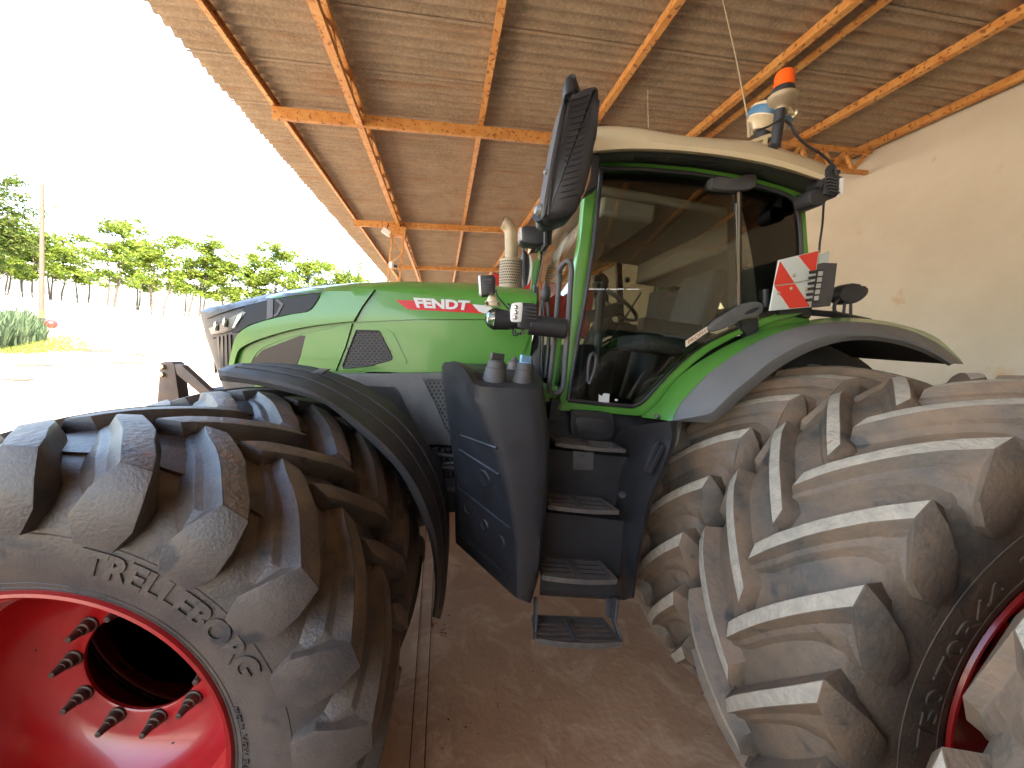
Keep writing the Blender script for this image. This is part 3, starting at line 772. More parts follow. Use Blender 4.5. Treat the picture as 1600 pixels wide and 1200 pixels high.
bm = BM(); lathe_dir(bm, P(786, 347, ve), P(780, 345, ve)-P(786, 347, ve), [(0, .050), (.004, .048)], 16); obj('pipe_mouth', bm, DARK, ex)
# ---- fuel tank --------------------------------------------------------------------------------
C0 = [(690, 573), (691, 590), (698, 640), (706, 700), (711, 755), (711, 805), (712, 848)]
C1 = [(715, 569), (741, 612), (743, 632), (755, 664), (780, 733), (800, 830), (806, 934)]
C2 = [(836, 579), (852, 630), (858, 680), (858, 745), (850, 830), (843, 893), (829, 943)]
def mid(a, b, t): return [(p[0]*(1-t)+q[0]*t, p[1]*(1-t)+q[1]*t) for p, q in zip(a, b)]
cols = [(2.35, [(p[0]+8, p[1]+(-6 if i < 2 else 0)) for i, p in enumerate(C0)]), (2.12, C0), (2.04, mid(C0, C1, .10)), (1.90, mid(C0, C1, .45)), (1.76, mid(C0, C1, .82)), (1.70, mid(C0, C1, .94)), (1.665, C1), (1.65, mid(C1, C2, .10)), (1.645, mid(C1, C2, .35)), (1.645, mid(C1, C2, .75)),
        (1.65, mid(C1, C2, .93)), (1.69, C2), (1.80, [(p[0]-1, p[1]-3) for p in C2]), (2.10, [(p[0]-6, p[1]-8) for p in C2]), (2.35, [(p[0]-14, p[1]-14) for p in C2])]
TOPS = [(694, 566), (690, 573), (694, 567), (705, 565), (722, 573), (731, 584), (739, 599), (750, 604), (775, 606), (822, 608), (840, 608), (847, 604), (848, 596), (838, 578), (826, 569)]
cols = [(v, [tp_]+list(q[1:])) for (v, q), tp_ in zip(cols, TOPS)]
rows = loft_px(cols, 44)
bm = BM(); gridm(bm, rows)
capr = []
tp = [r[0] for r in rows]; bt = [r[-1] for r in rows]
# rounded top: inset rings rising a little
cen = sum(tp, Vector())/len(tp)
cen.y = L(0, 1.98, 0).y
ring1 = [p.lerp(cen, .06)+Vector((0, 0, .007)) for p in tp]; ring2 = [p.lerp(cen, .25)+Vector((0, 0, .009)) for p in tp]
for a, b in ((tp, ring1), (ring1, ring2)):
    for i in range(len(a)-1): face(bm, [a[i], a[i+1], b[i+1], b[i]])
face(bm, ring2); face(bm, bt[::-1])
bmesh.ops.remove_doubles(bm, verts=bm.verts, dist=.0005)
tank = mpart('fuel_tank', bm, BLACK, ang=50)
def on_tank(px, py):                                 # point and normal of the tank's left face
    M_ = [(i, j) for i in range(1, 6) for j in range(43)]
    best = None
    o = Vector((0-U0, 0-V0, H)); a, b = uv(px, py); d = Vector((a, 1, b)).normalized()
    for i in range(1, 11):
        for j in range(43):
            q = [rows[i][j], rows[i][j+1], rows[i+1][j+1], rows[i+1][j]]; c = (q[0]+q[1]+q[2]+q[3])/4
            e = (c-o).cross(d).length
            if best is None or e < best[0]:
                n_ = (q[2]-q[0]).cross(q[3]-q[1]).normalized(); n_ = -n_ if n_.dot(d) > 0 else n_
                t = (c-o).dot(n_)/d.dot(n_); best = (e, o+d*t, n_)
    return best[1], best[2]
bm = BM()
for (cx, cy, r, fill) in ((757, 748, .040, 0), (732, 794, .033, 1), (757, 820, .026, 0), (783, 846, .030, 0)):
    c, n_ = on_tank(cx, cy)
    if fill: lathe_dir(bm, c-n_*.004, n_, [(0, r), (.012, r), (.014, r*.86), (.008, r*.78), (.008, .001)], 26)
    else: lathe_dir(bm, c-n_*.006, n_, [(.001, r*1.35), (.009, r*1.15), (.012, r), (.011, r*.92), (.0068, r*.7), (.0064, .001)], 26)
for (a, b) in (((718, 702), (781, 742)), ((717, 762), (799, 826)), ((720, 680), (776, 700)), ((716, 830), (795, 902))):
    pts = []
    for i in range(9):
        t = i/8; c, n_ = on_tank(a[0]+(b[0]-a[0])*t, a[1]+(b[1]-a[1])*t); pts.append(c+n_*.001)
    tube(bm, pts, .007, 6)
for (a, b) in (((716, 740), (718, 764)), ((717, 802), (719, 832)), ((716, 672), (718, 700))):
    c, n_ = on_tank(*a); c2, n2 = on_tank(*b); tube(bm, [c, c2], .006, 6)
obj('tank_relief', bm, BLACK, tank, ang=40)
# caps
def tank_cap(cx, cy, rpx, m2, v):
    c = P(cx, cy, v); r = (P(cx+rpx, cy, v)-c).length
    bm = BM(); lathe_dir(bm, c, (0, 0, 1), [(-.05, r*1.18), (0, r*1.16), (.006, r*1.08), (.020, r*1.05), (.024, r), (.045, r*.97), (.05, r*.88), (.074, r*.84), (.080, r*.74)], 26)
    o = obj('filler_cap', bm, BLACKF, tank)
    bm = BM(); box(bm, c+Vector((0, 0, .100)), (r*1.5, r*.35, .032), Matrix.Rotation(rad(35), 3, 'Z')); lathe_dir(bm, c+Vector((0, 0, .078)), (0, 0, 1), [(0, r*.72), (.006, r*.68), (.0065, .001)], 22)
    obj('cap_grip', bm, m2, o, bevel=.004)
tank_cap(773, 591, 16.5, BLACKF, 1.76); tank_cap(817, 594, 14, BLUEC, 1.76)
bm = BM(); lathe_dir(bm, P(803, 572, 2.02), (0, 0, 1), [(-.04, .035), (.02, .035), (.03, .02), (.05, .008)], 16); obj('breather', bm, GREYMET, tank)
# ---- step well and steps ----------------------------------------------------------------------
def lv(v, y, xs, n=2): return (v, [(x, y) for x in xs])
bm = BM()
rws = [(2.25, [(852, 640), (1052, 655)]), (2.22, [(852, 690), (1040, 700)]), (2.10, [(855, 702), (990, 716)]), (2.08, [(850, 785), (985, 800)]), (1.96, [(850, 800), (975, 814)]), (1.94, [(845, 885), (968, 900)]), (1.84, [(845, 900), (966, 914)]), (1.83, [(843, 922), (970, 934)]), (1.86, [(843, 930), (970, 938)])]
gridm(bm, loft_px(rws, 6, smooth=False)); well = mpart('step_well', bm, BLACK)
bm = BM()
IN = [(958, 690), (985, 708), (972, 735), (963, 785), (956, 847), (962, 882), (970, 900), (966, 936)]
MI = [(972, 668), (1004, 690), (998, 735), (986, 785), (976, 847), (975, 882), (978, 900), (974, 938)]
OU = [(1052, 657), (1053, 685), (1038, 730), (1014, 787), (999, 858), (994, 890), (991, 910), (988, 934)]
OB = [(1056, 657), (1057, 686), (1042, 732), (1018, 789), (1003, 860), (997, 890), (994, 910), (991, 934)]
rp = loft_px([(2.20, [(p[0]-4, p[1]) for p in IN]), (2.05, IN), (1.93, MI), (1.80, mid(MI, OU, .5)), (1.735, mid(MI, OU, .93)), (1.74, OU), (1.78, OB), (2.1, [(p[0]-2, p[1]) for p in OB])], 30)
gridm(bm, rp); spn = obj('side_shield', bm, BLACK, well, ang=40)
bm = BM()
panel(bm, [(1007, 733), (1024, 692), (1030, 689), (1033, 694), (1013, 737), (1008, 738)], 1.765, .02, off=.012, bev=.002)
panel(bm, [(1012, 737), (1035, 695), (1040, 700), (1018, 742)], 1.765, .02, off=.02, bev=.003)
obj('slot', bm, DARK, spn)
bm = BM()
for (cx, cy, r) in ((972, 772, .030), (970, 852, .022)):
    bm = BM(); lathe_dir(bm, P(cx, cy, 1.985), (-.5, -1, 0), [(0, r*.8), (.004, r*.7), (.002, r*.5), (.0015, .001)], 22); obj('dimple', bm, DARK, spn)
# battery hatch and bracket under the door
bm = BM(); panel(bm, smp([(893, 645), (900, 641), (950, 645), (959, 652), (959, 676), (953, 685), (935, 688), (903, 684), (893, 676)], 4), 2.12, .05, bev=.006); panel(bm, smp([(903, 652), (945, 655), (951, 661), (950, 674), (944, 679), (908, 676), (902, 670)], 4), 2.12, .04, off=.008, bev=.003)
obj('hatch', bm, BLACK, well)
bm = BM(); panel(bm, [(896, 705), (928, 707), (927, 735), (895, 734)], 2.09, .03, off=.01, bev=.004); panel(bm, [(908, 711), (916, 711.5), (916, 716), (908, 715.5)], 2.09, .01, off=.022); obj('latch_plate', bm, GREY, well)
def step(name, fl, fr, v, dep, th, parent, nb=4):
    A = P(*fl, v); B = P(*fr, v); z = (A.z+B.z)/2; A.z = B.z = z; d = (B-A).normalized(); n_ = Vector((-d.y, d.x, 0))
    n_ = -n_ if n_.y < 0 else n_
    bm = BM(); Wd = (B-A).length; ins = Wd*.10
    # curved front lip
    fr_ = [A+d*(Wd*t)+n_*(-.018*math.sin(PI*t)) for t in [i/10 for i in range(11)]]
    for i in range(10): beam(bm, fr_[i], fr_[i+1], .012, th)
    A2 = A+n_*dep+d*ins*.2; B2 = B+n_*dep-d*ins*.9
    beam(bm, A2, B2, .010, th*.8); beam(bm, A, A2, .010, th*.9); beam(bm, B, B2, .010, th*.9)
    M1 = A.lerp(B, .47); M2 = A2.lerp(B2, .47); beam(bm, M1+Vector((0, 0, .004)), M2+Vector((0, 0, .004)), .028, th*.8)
    o = obj(name, bm, GREYMET, parent, smooth=False, bevel=.002)
    bm = BM()
    for k in range(nb):
        t = (k+.15)/nb; p = A.lerp(A2, t)+d*.01; q = B.lerp(B2, t)-d*.01
        if k == 0: p = p-n_*.006; q = q-n_*.006
        beam(bm, p-Vector((0, 0, .006)), q-Vector((0, 0, .006)), .005, th*.6)
        nt = int((q-p).length/.011)
        for i in range(nt):
            c = p.lerp(q, (i+.5)/nt)+Vector((0, 0, th*.28))
            face(bm, [c-d*.0042-n_*.002, c+d*.0042-n_*.002, c+Vector((0, 0, .011))-n_*.002]); face(bm, [c-d*.0042+n_*.002, c+Vector((0, 0, .011))+n_*.002, c+d*.0042+n_*.002])
            face(bm, [c-d*.0042-n_*.002, c+Vector((0, 0, .011))-n_*.002, c+Vector((0, 0, .011))+n_*.002, c-d*.0042+n_*.002]); face(bm, [c+d*.0042-n_*.002, c+d*.0042+n_*.002, c+Vector((0, 0, .011))+n_*.002, c+Vector((0, 0, .011))-n_*.002])
        beam(bm, p+n_*dep/nb*.45-Vector((0, 0, .012)), q+n_*dep/nb*.45-Vector((0, 0, .012)), dep/nb*.35, .003)
    obj('serrated_grip', bm, GREYMET, o, smooth=False)
    return o
step('step', (838, 1001), (970, 1006), 1.66, .16, .030, T, 5)
step('step', (848, 901), (964, 909), 1.72, .16, .026, T, 4)
step('step', (857, 789), (966, 803), 1.86, .16, .024, T, 3)
step('step', (869, 691), (977, 708), 2.00, .15, .022, T, 3)
bm = BM()
beam(bm, P(837, 932, 1.80), P(836, 1000, 1.70), .012, .05, up=Vector((0, 1, 0))); mpart('step_hanger', bm, BLACKF, bevel=.003); bm = BM(); beam(bm, P(955, 935, 1.84), P(952, 965, 1.80), .05, .012, up=Vector((0, 1, 0)))
beam(bm, P(962, 934, 1.80), P(958, 968, 1.76), .014, .06, up=Vector((0, 1, 0))); beam(bm, P(958, 966, 1.76), P(971, 1004, 1.69), .014, .06, up=Vector((0, 1, 0)))
mpart('step_hanger', bm, BLACKF, bevel=.003)
# ================================================================== CAB
vc = 2.15
def vcab(px, py): return vc-.035*max(0, 1-((px-1060)/190)**2)*max(0, 1-((py-450)/230)**2)
# green pillars and rails round the door
bm = BM(); panel(bm, [(928, 291), (930, 262), (934, 255), (940, 256), (937, 268), (925, 380), (912, 470), (900, 540), (890, 610), (886, 634), (872, 632), (880, 606), (886, 530), (897, 428), (907, 370), (913, 304)], vc, .07, bev=.010); cabf = later(mpart('front_pillar', bm, GREEN, ang=40))
bm = BM(); panel(bm, [(934, 253), (1000, 254), (1080, 261), (1140, 270), (1190, 281), (1230, 293), (1258, 304), (1252, 312), (1235, 306), (1190, 291), (1130, 277), (1080, 269), (1000, 262), (938, 262)], vc, .07, bev=.004); later(mpart('roof_rail', bm, GREEN, ang=40))
bm = BM(); panel(bm, [(1240, 303), (1258, 304), (1259, 330), (1264, 396), (1264, 480), (1253, 480), (1252, 396), (1246, 335)], vc, .07, bev=.006); later(mpart('rear_pillar', bm, GREEN, ang=40))
bm = BM(); panel(bm, [(872, 630), (886, 627), (930, 632), (985, 637), (1000, 634), (1018, 617), (1048, 583), (1075, 558), (1110, 534), (1150, 515), (1190, 497), (1250, 478), (1256, 490), (1200, 506), (1150, 526), (1110, 548), (1082, 570), (1052, 600), (1026, 634), (1012, 650), (990, 650), (930, 644), (868, 642)], vc, .09, bev=.008); later(mpart('door_sill', bm, GREEN, ang=40))
bm = BM()
panel(bm, [(866, 530), (878, 528), (872, 600), (870, 618), (858, 618)], vc+.12, .05); panel(bm, [(848, 598), (872, 604), (868, 628), (852, 628)], vc+.05, .06, bev=.004)
obj('pillar_foot', bm, GREEN, cabf)
# glass
bm = BM()
GP = [(940, 263), (1000, 264), (1080, 271), (1130, 279), (1150, 283), (1152, 400), (1153, 511), (1110, 531), (1075, 555), (1048, 579), (1018, 612), (1003, 628), (988, 635), (930, 630), (888, 625), (893, 590), (902, 535), (915, 462), (928, 380)]
panel(bm, GP, vcab, .006, 0, 18)
door = later(mpart('door_glass', bm, GLASS, ang=60))
bm = BM()
panel(bm, [(1159, 285), (1190, 294), (1228, 307), (1240, 318), (1247, 345), (1250, 396), (1251, 478), (1200, 494), (1160, 508)], vcab, .006, 0, 18)
later(mpart('rear_side_glass', bm, GLASS, ang=60))
# black seals
def strip_px(bm, pts, v, w, h=.02, off=0):
    q = [P(a, b, v-off) for a, b in pts]
    for a, b in zip(q, q[1:]): beam(bm, a, b, h, w, up=(b-a).cross(Vector((0, 1, 0))) if abs((b-a).normalized().y) < .9 else Vector((0, 0, 1)))
bm = BM()
for s in (GP[0:5], [GP[0], GP[-1], GP[-2], GP[-3], GP[-4], GP[-5]], [GP[-5], GP[-6], GP[-7]], spline(GP[6:13], 3)):
    tube(bm, [P(a, b, vc-.008) for a, b in s], .013, 8)
tube(bm, [P(a, b, vc-.008) for a, b in spline([(1150, 283), (1190, 292), (1230, 305), (1243, 318), (1249, 345), (1252, 396), (1253, 478)], 3)], .012, 8)
obj('door_seal', bm, BLACK, door)
bm = BM(); panel(bm, [(1147, 282), (1160, 285), (1161, 508), (1148, 513)], vc, .06, off=.012, bev=.004); bp_ = later(mpart('centre_pillar', bm, BLACK))
bm = BM(); panel(bm, [(1153.2, 290), (1156, 290.5), (1156, 483), (1153.2, 483)], vc, .01, off=.020); obj('pillar_trim', bm, EXH, bp_)
# windscreen (curved) and rear glass
def wall_glass(name, tl, bl, bulge, m, n=14):
    a = P(*tl, vc); b = P(*bl, vc); bm = BM(); rws = []
    for i in range(n+1):
        t = i/n; v = a.y+(-a.y-a.y)*t; q = bulge*math.sin(PI*t)**.8
        rws.append([Vector((a.x+(b.x-a.x)*s/6-q, v, a.z+(b.z-a.z)*s/6)) for s in range(7)])
    gridm(bm, rws); return mpart(name, bm, m, ang=60)
wall_glass('windscreen', (934, 268), (872, 632), .05, CLEARG)
wall_glass('rear_window', (1258, 310), (1264, 470), -.06, CLEARG)
bm = BM(); a = P(932, 257, vc); b = P(868, 640, vc); c_ = P(1258, 306, vc); d_ = P(1262, 480, vc)
bm.free()
for q, w_ in ((a, .09), (b, .12), (c_, .09), (d_, .12)): bm = BM(); beam(bm, q, Vector((q.x, -q.y, q.z)), .06, w_); mpart('cross_member', bm, DARK)
# roof shell
RB = [(925, 241), (980, 237), (1050, 239), (1120, 246), (1180, 256), (1230, 268), (1270, 281), (1303, 292)]
RT = [(930, 205), (985, 202), (1060, 213), (1130, 222), (1195, 230), (1240, 243), (1280, 258), (1312, 272)]
RTT = [(930, 198), (960, 197), (1000, 200), (1068, 212), (1120, 216), (1190, 223), (1245, 240), (1290, 256), (1318, 268)]
RG = [(932, 256), (990, 254), (1060, 259), (1130, 268), (1190, 281), (1225, 292), (1250, 303), (1262, 305)]
r3 = loft_px([(1.99, [(p[0], p[1]-1) for p in RB]), (1.96, [(p[0], p[1]-5) for p in RB]), (1.955, mid(RB, RT, .5)), (1.99, RT), (2.16, RTT)], 26)
crown = []
for f, dz in ((.35, .030), (.7, .04), (1.0, .04)):
    crown.append([Vector((p.x, p.y*(1-f), p.z+dz)) for p in r3[-1]])
rowsR = r3+crown
bm = BM(); gridm(bm, rowsR, mirror=True)
# front and back closures
for k in (0, -1):
    for sgn in (1, -1):
        pts = [Vector((r[k].x, r[k].y*sgn, r[k].z)) for r in rowsR]
        base = [Vector((pts[0].x, p.y, pts[0].z)) for p in pts]
        for i in range(len(pts)-1):
            try: face(bm, [pts[i], pts[i+1], base[i+1], base[i]])
            except Exception: pass
bmesh.ops.remove_doubles(bm, verts=bm.verts, dist=.001)
roof = mpart('cab_roof', bm, CREAM, ang=35)
bm = BM()
und = loft_px([(1.99, RB), (2.02, [(p[0], p[1]+3) for p in RB]), (2.16, RG), (2.30, RG)], 26)
gridm(bm, und, mirror=True)
uu = [Vector((p.x, 0, p.z)) for p in und[-1]]; gridm(bm, [und[-1], uu], mirror=True)
us = obj('roof_underside', bm, HOODGREY, roof, ang=40)
bm = BM()                                                   # perforations of the air intake
def vund(t): return 2.02+.14*t
for i in range(2):
    x0, x1 = ((990, 1040), (1046, 1128))[i]
    x = x0
    while x < x1:
        for j in range(4):
            t = .34+.14*j; k = (x-925)/(1303-925)*25; k0 = int(k); f = k-k0
            def Q(kk): return und[1][kk].lerp(und[2][kk], t)
            c = Q(k0).lerp(Q(min(k0+1, 25)), f)+Vector((0, -.004, -.003))
            if j % 2: c += Vector((.004, 0, 0))
            face(bm, [c+Vector((math.cos(q*PI/2)*.0035, -.0, math.sin(q*PI/2)*.0035)) for q in range(4)])
        x += 2.1
obj('intake_holes', bm, DARK, us, smooth=False)
for x in (978, 1043, 1127):
    bm = BM(); k = (x-925)/(1303-925)*25; c = und[1][int(k)].lerp(und[2][int(k)], .45); lathe_dir(bm, c, (0, -.6, -.5), [(0, .007), (.006, .006)], 10); obj('screw', bm, GREYMET, us)
# ---- inside the cab ----------------------------------------------------------------------------
bm = BM(); box(bm, L(1.15, YC, 1.74), (1.35, 1.6, .04)); box(bm, L(.80, YC, 1.95), (.25, 1.5, .35)); fl = mpart('cab_floor', bm, DARK, bevel=.02)
bm = BM(); 
hz = P(1000, 275, vc).z
box(bm, L(1.25, YC, hz-.03), (1.35, 1.5, .05)); box(bm, L(1.72, YC, hz-.14), (.35, 1.4, .2)); box(bm, L(.86, YC, hz-.10), (.35, 1.4, .12)); mpart('headliner', bm, LINER, bevel=.03)
seat = BM(); box(seat, L(1.52, YC, 2.22), (.50, .52, .13)); mpart('seat_cushion', seat, SEATF, bevel=.05, segs=4)
bm = BM(); box(bm, L(1.80, YC, 2.58), (.14, .50, .66), Matrix.Rotation(rad(10), 3, 'Y')); box(bm, L(1.88, YC, 3.0), (.09, .28, .18), Matrix.Rotation(rad(10), 3, 'Y')); mpart('seat_back', bm, SEATF, bevel=.045, segs=4)
bm = BM(); tube(bm, [L(1.50, YC, 1.76), L(1.50, YC, 2.15)], [.22, .17], 18); mpart('seat_base', bm, BLACK)
bm = BM(); tube(bm, [L(.90, YC, 1.76), L(.98, YC, 2.2), L(1.06, YC, 2.42)], [.09, .07, .05], 14); box(bm, L(1.02, YC, 2.42), (.16, .34, .10), Matrix.Rotation(rad(-25), 3, 'Y')); mpart('steering_column', bm, BLACK, bevel=.01)
bm = BM(); ctr = L(1.12, YC, 2.50); ax = Vector((.5, 0, .87)); x_, y_ = frame(ax)
tube(bm, [ctr+(x_*math.cos(2*PI*k/32)+y_*math.sin(2*PI*k/32))*.20 for k in range(33)], .016, 8, cap=False)
for k in range(3): tube(bm, [ctr-ax*.02, ctr+(x_*math.cos(2*PI*k/3)+y_*math.sin(2*PI*k/3))*.20], .013, 6)
mpart('steering_wheel', bm, BLACK)
bm = BM(); box(bm, L(1.42, YC+.36, 2.34), (.55, .16, .12)); box(bm, L(1.42, YC-.36, 2.34), (.45, .10, .09)); tube(bm, [L(1.22, YC+.36, 2.38), L(1.18, YC+.36, 2.52)], [.02, .03], 10); mpart('armrest', bm, BLACK, bevel=.025)
bm = BM(); box(bm, L(1.12, YC+.42, 2.66), (.04, .30, .22), Matrix.Rotation(rad(-12), 3, 'Y')); tube(bm, [L(1.25, YC+.36, 2.4), L(1.15, YC+.42, 2.56)], .018, 8); mpart('monitor', bm, BLACK, bevel=.01)
bm = BM(); panel(bm, [(1010, 392), (1060, 390), (1062, 444), (1012, 446)], 3.72, .05, bev=.01); box(bm, L(1.9, YC+.70, 2.35), (.28, .22, .9)); mpart('side_console', bm, SEATF, bevel=.02)
bm = BM(); beam(bm, L(.97, YC-.10, 1.95), L(1.30, YC-.05, 2.62), .012, .012); tube(bm, spline([tuple(P(931, 590, 2.3)), tuple(P(938, 470, 2.35)), tuple(P(944, 440, 2.35)), tuple(P(935, 432, 2.35))], 5), .028, 10)
for q in ((932, 435), (935, 446), (980, 437)): sph(bm, P(q[0], q[1], 2.30), .018)
mpart('grab_column', bm, BLACK)
bm = BM(); tube(bm, [P(a, b, 2.13) for a, b in spline([(918, 596), (919, 575), (922, 557), (928, 552), (931, 560), (928, 580), (920, 600)], 4)], .012, 8); obj('door_latch', bm, BLACK, door)
# stickers
bm = BM(); panel(bm, [(1071.5, 532.5), (1105, 510), (1106.5, 518), (1072, 542.5)], vcab, .004, off=.004); st = obj('sticker', bm, mat('sticker_cream', (.68, .60, .48), .5), door, smooth=False)
bm = BM(); text_px(bm, 'PROFI+', ((1075, 532), (1103.5, 513), (1104, 518.5), (1076, 538)), vcab, .006, 0, .01); obj('sticker_lettering', bm, mat('sticker_ink', (.35, .09, .03), .5), st, smooth=False)
bm = BM(); panel(bm, [(936, 616), (940, 619), (944, 614.5), (952.5, 615.5), (951.5, 629.5), (935, 629)], vcab, .003, off=.004); sph(bm, P(963, 625, vcab(963, 625)-.004), .011, 12, 6, sc=(1, .1, .6)); obj('white_sticker', bm, WHITED, door, smooth=False)
# hinges / handles outside
bm = BM(); panel(bm, smp([(1112, 280), (1116, 277), (1150, 277), (1165, 272), (1180, 271), (1183, 276), (1182, 290), (1174, 294), (1150, 297), (1120, 295), (1112, 290)], 4), vc, .05, off=.05, bev=.010); obj('hinge', bm, BLACKF, door)
bm = BM(); panel(bm, smp([(1109, 512), (1120, 500), (1140, 488), (1160, 476), (1180, 471), (1192, 474), (1193, 486), (1183, 494), (1163, 499), (1140, 509), (1125, 516), (1113, 518)], 4), vc, .05, off=.06, bev=.012); hh_ = obj('door_handle', bm, GREY, door)
bm = BM(); panel(bm, smp([(1164, 491), (1170, 485), (1183, 480), (1186, 482), (1176, 489)], 4), vc, .01, off=.063); panel(bm, [(1160, 498), (1185, 496), (1187, 516), (1172, 528), (1160, 515)], vc, .06, off=.02, bev=.006); obj('hinge_bracket', bm, DARK, hh_)
# grab rails before the door
bm = BM(); rl = spline([(864, 614), (872, 614), (878, 608), (881, 595), (886, 530), (892, 440), (893, 424), (892, 414), (888, 408), (881, 412), (875, 421), (874, 435), (869, 500), (861, 580), (858, 606), (860, 613)], 4)
vv = [1.98+.10*min(1, max(0, (i/len(rl)-.5)*4)) for i in range(len(rl))]
tube(bm, [P(a, b, v) for (a, b), v in zip(rl, vv)], .014, 10); mpart('grab_rail', bm, BLACKF)
# ---- work lamps on the arm ----------------------------------------------------------------------
arm = BM(); vl = 1.98
cyl_px(arm, (883, 513), (829, 508), vl, 0, 4) if False else None
a, b = P(883, 514, vl), P(826, 507, vl); tube(arm, [a, b], .052, 20); am = mpart('lamp_arm', arm, BLACK, bevel=.006)
bm = BM(); a, b = P(806, 502, vl), P(772, 498, vl); lathe_dir(bm, a, b-a, [(-.10, .028), (-.02, .030), (.0, .042), (.05, .050), (.10, .054), ((b-a).length, .056)], 24)
rl_ = obj('round_lamp', bm, BLACK, am)
bm = BM(); lathe_dir(bm, b, b-a, [(0, .054), (.012, .052), (.030, .040), (.042, .020), (.046, .001)], 24); obj('lens', bm, CLEARG, rl_)
bm = BM(); lathe_dir(bm, b-(b-a).normalized()*.0, b-a, [(0, .050), (.003, .030), (-.0, .012), (.02, .010)], 24); obj('reflector', bm, REFL, rl_)
def sq_lamp(poly, face_poly, v, depth, nm='square_lamp'):
    bm = BM(); panel(bm, poly, v, depth, bev=.010); o = obj(nm, bm, BLACK, am)
    bm = BM(); panel(bm, face_poly, v-.001, depth*.8, off=.002, bev=.005); obj('lens', bm, LENS, o); return o
sl = sq_lamp(smp([(808, 476), (812, 473), (834, 474), (839, 480), (840, 500), (832, 512), (815, 514), (808, 508)], 3), smp([(799, 478), (803, 473), (814, 472.5), (817, 476), (815, 500), (812, 503), (801, 503), (797.5, 498)], 3), 1.93, .07)
bm = BM()
for k in range(4):
    p, q = P(820, 480+k*5.5, 1.92), P(838, 482+k*5.5, 1.92); beam(bm, p, q, .012, .004)
obj('cooling_fins', bm, BLACKF, sl)
bm = BM()
for (cx, cy) in ((806.5, 480), (806, 488), (805, 496)): sph(bm, P(cx, cy, 1.925), .011, 12, 6, sc=(1, .3, 1))
obj('led', bm, REFL, sl, )
sl2 = sq_lamp([(750, 430), (772, 429), (775, 436), (774, 457), (768, 461), (752, 462)], [(747.5, 431), (751, 428.5), (753, 462), (749, 460)], 1.96, .08)
bm = BM(); panel(bm, [(757, 435.5), (769, 435.5), (769, 438.5), (757, 438.5)], 1.955, .003); panel(bm, [(757, 441), (769, 441), (769, 442.5), (757, 442.5)], 1.955, .003); obj('vent_slot', bm, BLACKF, sl2)
bm = BM(); panel(bm, [(766, 457), (771, 455), (777, 469), (779, 476), (759, 476), (760, 470)], 1.97, .01, bev=.003); panel(bm, [(758, 470), (781, 471), (782, 479), (758, 478)], 1.95, .02, bev=.004)
panel(bm, [(818, 503), (828, 500), (829, 516), (812, 514)], 1.95, .03, bev=.003); bk = obj('lamp_bracket', bm, CLAMP, am)
bm = BM()
for q in ((760.5, 474), (779, 474.5), (768, 459), (818, 520)): lathe_dir(bm, P(q[0], q[1], 1.95), (0, -1, 0), [(0, .010), (.012, .009), (.013, .004)], 6)
obj('bolt', bm, STEEL, bk)
bm = BM()
for pts in ([(775, 452), (777, 462), (785, 472), (795, 483), (797, 478), (793, 474)], [(790, 513), (800, 514), (803, 524), (812, 521), (818, 514)], [(806, 512), (805, 520), (815, 522)]):
    tube(bm, [P(a, b, 1.96) for a, b in spline(pts, 5)], .0045, 6)
obj('lamp_cable', bm, DARK, am)
# wiper / washer bits seen against the windscreen foot
bm = BM()
for pts, r in (([(852, 440), (848, 470), (850, 500), (846, 560), (848, 590)], .008), ([(857, 450), (856, 480), (858, 520), (852, 590)], .012), ([(846, 470), (844, 520), (842, 560)], .006)):
    tube(bm, [P(a, b, 2.25) for a, b in spline(pts, 4)], r, 8)
sph(bm, P(853, 459, 2.22), .040, 14, 8, sc=(.7, .5, 1.2)); panel(bm, [(832, 560), (848, 540), (850, 640), (840, 640)], 2.3, .1, bev=.01)
panel(bm, [(835, 445), (842, 450), (842, 560), (828, 560), (836, 520)], 2.62, .06)
mpart('wiper', bm, BLACK)
# ---- big mirror -----------------------------------------------------------------------------------
vm = 1.60
mat('dusty_lens_a', (.16, .155, .14), .25)
def vmf(px, py): return vm
bm = BM(); MO = smp([(927, 130), (935, 132), (938.5, 140), (936, 170), (930, 230), (920, 282), (911, 304), (903, 326), (890, 336), (866, 343), (853, 340), (848, 332), (850, 318), (858, 270), (870, 205), (880, 158), (889, 149), (908, 136)], 3)
panel(bm, MO, vmf, .17, bev=.030); mir = mpart('mirror_housing', bm, BLACK, ang=50)
bm = BM(); panel(bm, smp([(882, 150), (884, 152), (876, 200), (862, 275), (855, 325), (852, 336), (848, 330), (851, 310), (862, 245), (874, 185)], 3), vmf, .15, off=.012, bev=.005); tube(bm, [P(a, b, vmf(a, b)-.006) for a, b in spline([(883.5, 151), (876, 200), (863, 275), (856, 336)], 5)], .004, 6); obj('mirror_shell', bm, BLACKF, mir)
bm = BM()
for k in range(17):
    t = k/16; y = 150+155*t; x1 = 921-17*t; x0 = 902-20*t
    tube(bm, [P(a, b, vmf(a, b)-.0008) for a, b in spline([(x0-8, y+6), (x0+4, y+3), (x1-4, y-1), (x1, y-3)], 4)], [.0018+.0012*math.sin(PI*i/12) for i in range(13)], 6)
obj('rib', bm, BLACK, mir)
bm = BM(); panel(bm, [(931, 150), (936, 152), (922, 280), (912, 306), (906, 318)], vm+.10, .004, off=0); 
a = P(938, 150, vm+.03); b = P(905, 325, vm+.03)
obj('mirror_glass', bm, MIRG, mir, smooth=False)
bm = BM(); panel(bm, smp([(884, 123), (888, 118), (895, 118), (899, 124), (899, 138), (884, 147)], 3), vm+.06, .05, bev=.01); tube(bm, [P(892, 122, vm+.08), P(932, 238, vc-.1)], .02, 10); panel(bm, [(917, 245), (938, 238), (935, 290), (912, 304)], 2.0, .1, bev=.01)
